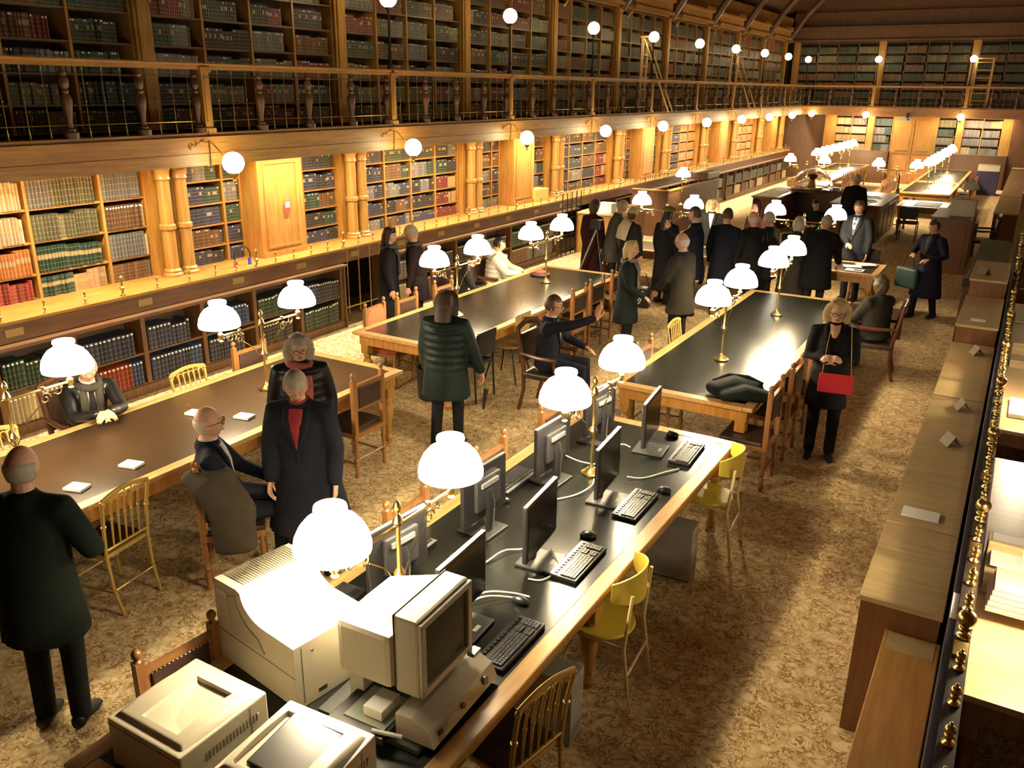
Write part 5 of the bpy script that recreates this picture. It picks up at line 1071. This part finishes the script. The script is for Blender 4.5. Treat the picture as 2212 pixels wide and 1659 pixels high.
    if hair in ('short', 'bald', 'bob', 'long', 'curly', 'beret', 'knit'):
        style_hc = hc
        vs, fs = sph(hf_, 32, 24); HM = MB().add([Rh @ v for v in vs], fs)
        if hair == 'long' or hair == 'beret': HM.tube([Rh @ Vector((0, -.055, .03)), Rh @ Vector((0, -.085, -.10)), Rh @ Vector((0, -.10, -.24)), Rh @ Vector((0, -.10, -.36))], [(.085*k, .05*k), (.095*k, .045*k), (.085*k, .035*k), (.05*k, .02*k)], 14, hint=(1, 0, 0), round_=True)
        if hair in ('bob', 'long'):
            for s_ in (-1, 1): HM.tube([Rh @ Vector((s_*.045, .035, .105)), Rh @ Vector((s_*.078, .025, .05)), Rh @ Vector((s_*.090, .005, -.03)), Rh @ Vector((s_*.084, .008, -.10)), Rh @ Vector((s_*.068, .012, -.135 if hair == 'bob' else -.24))], [(.03*k, .035*k), (.024*k, .05*k), (.024*k, .055*k), (.024*k, .05*k), (.018*k, .035*k)], 10, hint=(0, 1, 0), round_=True)
            HM.tube([Rh @ Vector((0, -.05, .08)), Rh @ Vector((0, -.075, -.02)), Rh @ Vector((0, -.07, -.12))], [(.075*k, .05*k), (.092*k, .05*k), (.08*k, .035*k)], 14, hint=(1, 0, 0), round_=True)
        ho = HM.build('hair', style_hc, t, 'all')
        if hair in ('bob', 'long', 'curly', 'beret'): remesh(ho, .011, 4)
    if hair in ('beret', 'knit', 'cap', 'hood'):
        if hair != 'knit' and hair != 'beret':
            vs, fs = sph(lambda d: head_pt(d)*(1.08 if (d[2] > -.45 and d[1] < .2) else .86), 28, 20); MB().add([Rh @ v for v in vs], fs).build('hair', hc, t, 'all')
        hm = {'beret': BERET, 'knit': WOOL, 'cap': mat('beige_cap', (.45, .36, .24), .85), 'hood': MAROON}[hair]
        if hair == 'beret': MB().ball(Rh @ Vector((0, -.015, .085)), .115*k, 24, (1.05, 1.1, .52), q3.normalized()).build('hat', hm, t, 'all')
        elif hair == 'knit': vs, fs = sph(lambda d: head_pt(d)*(1.2 if d[2] > .05 else .8)+Vector((0, -.005, .012)), 28, 20); MB().add([Rh @ v for v in vs], fs).build('hat', hm, t, 'all')
        elif hair == 'cap': vs, fs = sph(lambda d: head_pt(d)*(1.16 if d[2] > .18 else .8), 28, 20); MB().add([Rh @ v for v in vs], fs).ball(Rh @ Vector((0, .10, .045)), .06*k, 16, (1.1, .9, .16), q3.normalized()).build('hat', hm, t, 'all')
        else: vs, fs = sph(lambda d: head_pt(d)*(1.26 if d[1] < .35 else .82)+Vector((0, -.015, .02 if d[2] < .6 else .05)), 28, 20); MB().add([Rh @ v for v in vs], fs).build('hood', hm, t, 'all')
    if face:
        for s_ in (-1, 1):
            e = MB(); e.ball(Rh @ Vector((s_*.030, .079, .006)), .0125*k, 12); e.m = 1; e.ball(Rh @ Vector((s_*.030, .0875, .006)), .0062*k, 10); e.build('eye', [EYEW, IRIS], t, 'all')
            MB().tube([Rh @ Vector((s_*.016, .0945, .026)), Rh @ Vector((s_*.032, .092, .031)), Rh @ Vector((s_*.047, .080, .026))], .0035*k, 6).build('eyebrow', hc, t, True)
        MB().tube([Rh @ Vector((-.022, .0855, -.058)), Rh @ Vector((0, .0965, -.060)), Rh @ Vector((.022, .0855, -.058))], [.003*k, .006*k, .003*k], 8, round_=True).build('mouth', LIP, t, True)
    if glasses:
        g = MB()
        for s_ in (-1, 1): g.tube([Rh @ Vector((s_*.032+.024*math.cos(a), .108-.004*abs(math.cos(a)), .004+.019*math.sin(a))) for a in [2*PI*j/16 for j in range(17)]], .0024*k, 6); g.tube([Rh @ Vector((s_*.056, .104, .008)), Rh @ Vector((s_*.083, .0, .0))], .0024*k, 5)
        g.tube([Rh @ Vector((-.008, .11, .006)), Rh @ Vector((.008, .11, .006))], .0024*k, 5); g.build('glasses', FRAMEM, t, True)
    if scarf:
        sc = MB(); sc.tube([P(.5, .095*math.cos(a), .09*math.sin(a)+.0)+u*(.012*math.sin(2*a)) for a in [2*PI*j/20 for j in range(21)]], .034*k, 10)
        for s_ in (-1, 1): sc.tube([P(.49, s_*.06, .085), P(.38, s_*.065, .135*b), P(.22, s_*.06, .135*b), P(.10, s_*.055, .145*b)], [(.03*k, .02*k), (.035*k, .012*k), (.035*k, .01*k), (.035*k, .008*k)], 10, hint=(1, 0, 0))
        sc.build('scarf', scarf, t, 'all')
    if shirt:
        MB().tube([P(.50, 0, .075), P(.44, 0, .098*b), P(.36, 0, .122*b), P(.22, 0, .132*b)], [(.052*k, .012), (.05*k, .016), (.034*k, .016), (.008*k, .01)], 12, hint=(1, 0, 0)).build('shirt_front', shirt, t, True)
        MB().tube([P(.505), P(.55)], [(.073*k, .072*k), (.063*k, .064*k)], 16, hint=(1, 0, 0)).build('shirt_collar', shirt, t, True)
    if face and not quilt:
        lp = MB()
        for s_ in (-1, 1): lp.tube([P(.525, s_*.06, .02), P(.48, s_*.075, .075), P(.38, s_*.06, .115*b), P(.22, s_*.012, .137*b)], [(.02*k, .012), (.032*k, .014), (.036*k, .013), (.008*k, .008)], 8, hint=(1, 0, 0), round_=True)
        lp.tube([P(.22, .004, .132*b), P(.10, .004, .13*b)], [(.007, .006)]*2, 6)
        lp.build('lapels', coat, t, True)
    t['_hx'] = hc_.x; t['_hy'] = hc_.y; t['_hz'] = hc_.z+.122*k
    return t, P, Rh
FL = lambda x0, y0: math.atan2(-(x0), 1)
def face_to(loc, tx, ty): return math.atan2(-(tx-loc[0]), ty-loc[1])
T1L = (-6.80, 4.13, 0)
p, P, Rh = person('seated man in a black leather jacket, grey scarf and tie, hands clasped over the table', T1L, face_to(T1L, -4.2, 3.3), 1.74, 'sit', lean=.30, turn=-.1, nod=.35, hL=(-.035, .50, .875), hR=(.04, .50, .875), fd=((.8, .55, -.1), (-.8, .55, -.1)), hup=((-.3, .4, 1), (.3, .4, 1)), curl=.75, coat=LEATHC, hair='short', hc=HG, scarf=cloth('grey_scarf', (.10, .09, .07)), shirt=SHIRT, vox=.009, skin=0)
MB().tube([P(.50, 0, .09), P(.40, 0, .13), P(.24, 0, .145)], [(.018, .008), (.026, .008), (.03, .008)], 8, hint=(1, 0, 0)).build('necktie', CHAR, p)
BM = (-4.65, 3.76, 0)
p, P, Rh = person('seated bald man with glasses in a navy suit, turned away from the near table', BM, -.75, 1.78, 'sit', lean=-.05, turn=-.1, nod=-.1, hL=(-.10, .34, .70), hR=(.12, .34, .70), coat=NAVY, hair='bald', hc=HW, glasses=True, shirt=SHIRT, trousers=NAVY, vox=.009)
o = MB().tube([(.16, -.18, .92), (.30, -.05, .90), (.38, .06, .70), (.40, .06, .40)], [(.13, .05), (.16, .06), (.17, .055), (.15, .04)], 16, hint=(0, 1, 0), round_=True).build('draped_coat', BROWNC, None, 'all'); o.location = BM; o.rotation_euler = (0, 0, -.75); remesh(o, .02, 5); tag(o, 'brown coat draped over the chair of the bald man', 'coat')
W4 = (-4.89, 4.84, 0); p, P, Rh = person('woman with grey bobbed hair, round glasses and pink scarf, black puffer jacket', W4, face_to(W4, -1.5, 1.5), 1.64, lean=.06, nod=.2, turn=.1, coat=cloth('puffer_black', (.017, .017, .016), .4), hem=.62, bulk=1.22, quilt=True, hair='bob', hc=HG, glasses=True, scarf=PINK, vox=.009)
W5 = (-4.12, 4.08, 0); p, P, Rh = person('man with thinning grey hair in a long navy overcoat, head bowed', W5, face_to(W5, -2.6, 1.6)-.1, 1.72, lean=.16, nod=.55, turn=.35, coat=cloth('overcoat_navy', (.024, .027, .042)), hem=.42, flare=1.45, bulk=1.2, hair='short', hc=HG, scarf=None, shirt=cloth('red_scarf', (.30, .03, .04)), vox=.009, skin=0, step=.12)
W6 = (-4.62, 6.55, 0); p, P, Rh = person('woman seen from behind in a dark green puffer coat, long brown hair', W6, .25, 1.68, lean=.02, coat=PUFF, hem=.60, bulk=1.28, quilt=True, hair='long', hc=HBR, trousers=BLKC, face=False, step=.08, flare=1.12, hR=(.38, .10, .72))
tag(MB().tube([(0, 0, 0), (.02, .02, .22)], [(.016, .012), (.03, .02)], 8).build('umbrella', BROWNC, None, True), 'folded brown umbrella hanging from the hand of the woman in green', 'umbrella'); o = bpy.data.objects['umbrella']; o.location = (-4.37, 6.85, .38)
W7 = (-7.49, 9.25, 0); p, P, Rh = person('woman with very long black hair in a long black coat, beside the passage', W7, -1.0, 1.70, lean=.03, turn=-.35, coat=BLKC, hem=.18, flare=1.1, bulk=1.12, hair='long', hc=HK, scarf=cloth('check_scarf', (.12, .12, .14)), skin=1)
W8 = (-7.24, 9.62, 0); p, P, Rh = person('man in a beige cap and grey scarf, dark maroon jacket, next to the long-haired woman', W8, 2.0, 1.70, lean=.1, nod=.4, coat=cloth('dark_maroon', (.03, .015, .018)), hem=.62, hair='cap', hc=HG, scarf=GREYC)
W9 = (-6.93, 11.27, 0); p, P, Rh = person('seated person in a quilted off-white hooded jacket, dark hair', W9, -1.15, 1.66, 'sit', lean=.1, nod=.15, hL=(-.14, .38, .74), hR=(.10, .38, .74), coat=PALE, bulk=1.3, hem=.6, quilt=True, hair='short', hc=HK, skin=1)
MB().ball(P(.50, 0, -.09), .12, 16, (1.1, .7, .7)).build('hood', PALE, p, 'all')
W9b = (-6.95, 10.2, 0); person('seated person in a dark jacket leaning forward, left of the off-white jacket', W9b, -1.0, 1.68, 'sit', lean=.45, nod=.5, hL=(-.1, .42, .74), hR=(.1, .42, .74), coat=CHAR, hair='short', hc=HBR, face=False)
W10 = (-4.26, 8.11, 0); p, P, Rh = person('seated man in a dark suit and glasses raising his right hand, middle aisle', W10, -1.28, 1.76, 'sit', lean=.06, nod=.0, turn=-.05, hL=(-.18, .36, .72), hR=(.12, .55, 1.16), fd=((.6, .3, -.2), (-.05, .15, 1.)), hup=((-.4, .3, 1), (1., -.3, 0.)), curl=.28, coat=NAVY, trousers=NAVY, hair='short', hc=HBR, glasses=True, shirt=WHITEC, vox=.009, skin=2)
MB().tube([P(.50, 0, .09), P(.40, 0, .135), P(.24, 0, .155)], [(.014, .008), (.022, .008), (.026, .008)], 8, hint=(1, 0, 0)).build('necktie', NAVY, p)
W11 = (-4.33, 10.36, 0); person('woman with straight blonde bob and dark green jacket talking to the man with a badge', W11, -1.35, 1.66, lean=.02, nod=.05, hR=(.16, .26, .92), coat=cloth('dark_green_jacket', (.018, .026, .024)), hem=.55, bulk=1.12, hair='bob', hc=HB, scarf=cloth('pattern_scarf', (.22, .19, .17)), trousers=BLKC)
W12 = (-3.69, 10.69, 0); p, P, Rh = person('bald man with glasses in an olive brown jacket wearing a white badge', W12, 1.35, 1.78, lean=.03, nod=.15, hL=(-.12, .30, .95), coat=OLIVEC, hem=.66, bulk=1.1, hair='bald', hc=HW, glasses=True, shirt=SHIRT, trousers=BLKC, skin=0)
bd = MB().box(-.035, .035, 0, .004, -.03, .03).build('badge', PAPER, p); bd.location = P(.33, -.07, .145); MB().tube([P(.50, 0, .09), P(.40, 0, .135), P(.24, 0, .155)], [(.014, .008), (.022, .008), (.026, .008)], 8, hint=(1, 0, 0)).build('necktie', BLKC, p)
W13 = (-4.37, 13.15, 0); person('man in an open dark jacket and pale shirt gesturing with one hand', W13, 1.9, 1.80, lean=.02, nod=.1, hL=(.05, .42, 1.38), fd=((0, .2, 1), (.6, .3, -.2)), coat=NAVY, hem=.6, bulk=1.12, hair='short', hc=HLB, shirt=SHIRT, skin=0)
W14 = (-6.53, 13.85, 0); person('person in a long maroon coat seen from behind, dark short hair', W14, -.3, 1.66, nod=.3, lean=.05, coat=MAROON, hem=.35, bulk=1.1, hair='curly', hc=HBR, face=False)
W15 = (-6.14, 13.85, 0); person('grey-haired man in a grey coat bending toward the knitted hat', W15, -1.0, 1.72, lean=.22, nod=.3, coat=GREYC, hem=.6, bulk=1.1, hair='short', hc=HG)
W16 = (-5.75, 13.70, 0); p, P, Rh = person('person in a cream knitted hat with a wide fringed scarf down the back', W16, -.3, 1.60, lean=.08, nod=.2, coat=CHAR, hem=.5, bulk=1.1, hair='knit', hc=HBR, face=False, trousers=JEAN)
MB().tube([P(.55, 0, -.09), P(.4, -.04, -.15), P(.2, -.07, -.17)], [(.10, .04), (.13, .03), (.12, .02)], 16, hint=(1, 0, 0)).build('scarf', WOOL, p, 'all')
W17 = (-5.05, 13.64, 0); person('person with long black hair and an olive beret in a long black coat', W17, -.35, 1.68, lean=.05, nod=.1, coat=BLKC, hem=.25, bulk=1.1, hair='beret', hc=HK, face=False)
W18 = (-4.91, 15.62, 0); person('smiling long-haired blonde woman behind the cross table', W18, PI+.2, 1.64, nod=.15, coat=BLKC, hem=.7, hair='long', hc=HB, skin=1, shirt=WHITEC)
W19 = (-3.96, 13.35, 0); person('fair-haired man from behind in a dark coat, beside the open-jacket man', W19, -.1, 1.78, nod=.15, lean=.04, coat=NAVY, hem=.5, bulk=1.15, hair='short', hc=HLB, face=False)
W20 = (-4.10, 15.70, 0); person('person in a dark red pointed hood behind the group', W20, 2.6, 1.62, coat=MAROON, hem=.6, hair='hood', hc=HBR)
W21 = (-3.54, 13.48, 0); person('bald man with glasses in a black coat looking left', W21, .9, 1.75, nod=.1, lean=.03, coat=BLKC, hem=.5, bulk=1.15, hair='bald', hc=HW, glasses=True)
W22 = (-3.40, 13.95, 0); person('white-haired person mostly hidden behind the bald man with glasses', W22, 1.2, 1.70, coat=CHAR, hem=.6, hair='short', hc=HW)
W23 = (-2.98, 13.90, 0); person('white-haired person in a long grey-brown coat bending over the cross table', W23, .1, 1.66, lean=.38, nod=.45, hL=(-.12, .5, .82), hR=(.12, .5, .82), coat=cloth('grey_brown', (.085, .07, .055)), hem=.3, flare=1.2, bulk=1.12, hair='curly', hc=HW, face=False)
W24 = (-2.60, 13.85, 0); person('broad white-haired man from behind in a black coat leaning over the cross table', W24, -.15, 1.74, lean=.3, nod=.4, hL=(-.2, .5, .82), hR=(.2, .5, .82), coat=BLKC, hem=.55, flare=1.15, bulk=1.3, hair='short', hc=HW, face=False)
W25 = (-2.34, 15.72, 0); p, P, Rh = person('grey-haired man in a dark suit and striped tie, hand on the chair back', W25, 2.9, 1.80, nod=.25, lean=.08, hR=(.05, .25, 1.03), coat=cloth('dark_suit', (.022, .026, .034)), hem=.7, bulk=1.12, hair='short', hc=HLB, shirt=cloth('blue_shirt', (.25, .30, .40)), skin=2)
MB().tube([P(.50, 0, .09), P(.40, 0, .135), P(.24, 0, .155)], [(.016, .008), (.024, .008), (.028, .008)], 8, hint=(1, 0, 0)).build('necktie', GREYC, p)
W26 = (-3.75, 19.20, 0); person('dark-haired man with glasses seated in front of the counter, facing the camera', W26, PI-.1, 1.74, 'sit', nod=.3, lean=.15, coat=BLKC, hair='short', hc=HK, glasses=True, hL=(-.12, .35, .8), hR=(.12, .35, .8))
W27 = (-3.34, 21.15, 0); person('white-haired person from behind in black leaning on the counter', W27, -.1, 1.74, lean=.12, nod=.2, coat=BLKC, hem=.5, bulk=1.15, hair='short', hc=HW, face=False)
W28 = (-1.08, 15.07, 0); p, P, Rh = person('woman walking alone in a long navy coat, right of the cross table', W28, 2.55, 1.64, lean=.05, nod=.2, coat=PURPC, hem=.38, flare=1.35, bulk=1.15, hair='short', hc=HBR, trousers=BLKC, step=.16, hL=(-.16, .24, 1.0), hR=(.16, .24, 1.05), shirt=GREYC, scarf=None)
o = thing('handbag', 'dark green handbag carried by the walking woman', 'bag', (-1.38, 14.98, .48), 2.55); MB().box(-.20, .20, -.05, .05, 0, .34, b=.04).build('bag_body', mat('green_bag', (.02, .05, .045), .5), o); MB().tube([(-.12, 0, .33), (-.06, 0, .52), (.06, 0, .52), (.12, 0, .33)], .009, 6).build('handle', BLK, o)
W29 = (-1.36, 11.46, 0); p, P, Rh = person('seated curly-haired woman with glasses in a dark grey-brown coat', W29, .95, 1.66, 'sit', lean=.02, nod=.1, hL=(-.1, .3, .72), hR=(.1, .3, .72), coat=cloth('brown_grey', (.05, .043, .036)), bulk=1.25, hem=.6, hair='curly', hc=HLB, glasses=True, legs=None)
W30 = (-1.32, 8.38, 0); p, P, Rh = person('blonde woman with glasses facing the camera, black coat and red shoulder bag', W30, face_to(W30, 0.1, 0) , 1.68, lean=.0, nod=.25, turn=.1, hL=(-.035, .20, 1.10), hR=(.035, .20, 1.10), fd=((.7, .5, .1), (-.7, .5, .1)), hup=((-.2, .8, .6), (.2, .8, .6)), curl=.7, coat=BLKC, hem=.58, flare=1.18, bulk=.98, hair='bob', hc=HB, glasses=True, vox=.009, trousers=BLKC, skin=1)
MB().tube([P(.52, 0, .055), P(.46, 0, .092), P(.40, 0, .108)], [(.05, .012), (.045, .012), (.022, .01)], 14, hint=(1, 0, 0), round_=True).build('neckline_skin', SKIN[1], p, 'all')
o = thing('red_bag', 'bright red flat shoulder bag hanging in front of the blonde woman', 'bag', (W30[0]+.10, W30[1]-.20, .76), p.rotation_euler.z); MB().box(-.155, .155, -.012, .012, 0, .19, b=.008).build('bag_body', mat('red_leather', (.55, .015, .03), .45), o)
MB().tube([(-.13, 0, .185), (-.10, -.0, .45), (-.07, .04, .70)], .004, 6).build('strap', GOLD, o); MB().tube([(.13, 0, .185), (.12, -.02, .45), (.10, .02, .68)], .003, 6).build('strap', GOLD, o)
W1 = (-4.22, 2.12, 0); p, P, Rh = person('standing man with his back turned at the left edge, balding, dark green coat', W1, .55, 1.76, lean=.05, nod=.2, turn=.0, coat=cloth('very_dark_green', (.012, .022, .014)), hem=.62, bulk=1.18, flare=1.08, hair='bald', hc=HG, face=False, trousers=cloth('dark_trousers', (.02, .024, .024)), vox=.009, hL=(-.2, .22, 1.05), hR=(.2, .22, 1.05))
# folded coat on the corner of the empty table
t = thing('folded_coat', 'black coat folded in a heap on the near right corner of the empty table', 'coat', (-1.98, 7.52, TZ), .5)
m = MB(); m.tube([(-.22, .05, .07), (0, .1, .10), (.2, .02, .08)], [(.13, .06), (.17, .09), (.13, .07)], 16, hint=(0, 1, 0), round_=True).tube([(-.15, -.08, .05), (.05, -.1, .09), (.3, -.12, .05)], [(.10, .045), (.12, .07), (.10, .05)], 16, hint=(0, 1, 0), round_=True).tube([(.1, -.05, .08), (.28, -.05, .05), (.38, -.06, -.12)], [(.12, .05), (.12, .04), (.10, .03)], 14, hint=(0, 1, 0), round_=True)
remesh(m.build('coat_heap', cloth('coat_black', (.012, .017, .017)), t), .016, 3); MB().tube([(-.2, .12, .12), (-.05, .16, .17), (.12, .10, .17), (.25, .04, .12)], .025, 10).build('collar_fold', cloth('coat_black', (.012, .017, .017)), t, True)

for o in bpy.data.objects:
    for k_ in ('_hx', '_hy', '_hz'):
        if k_ in o: del o[k_]
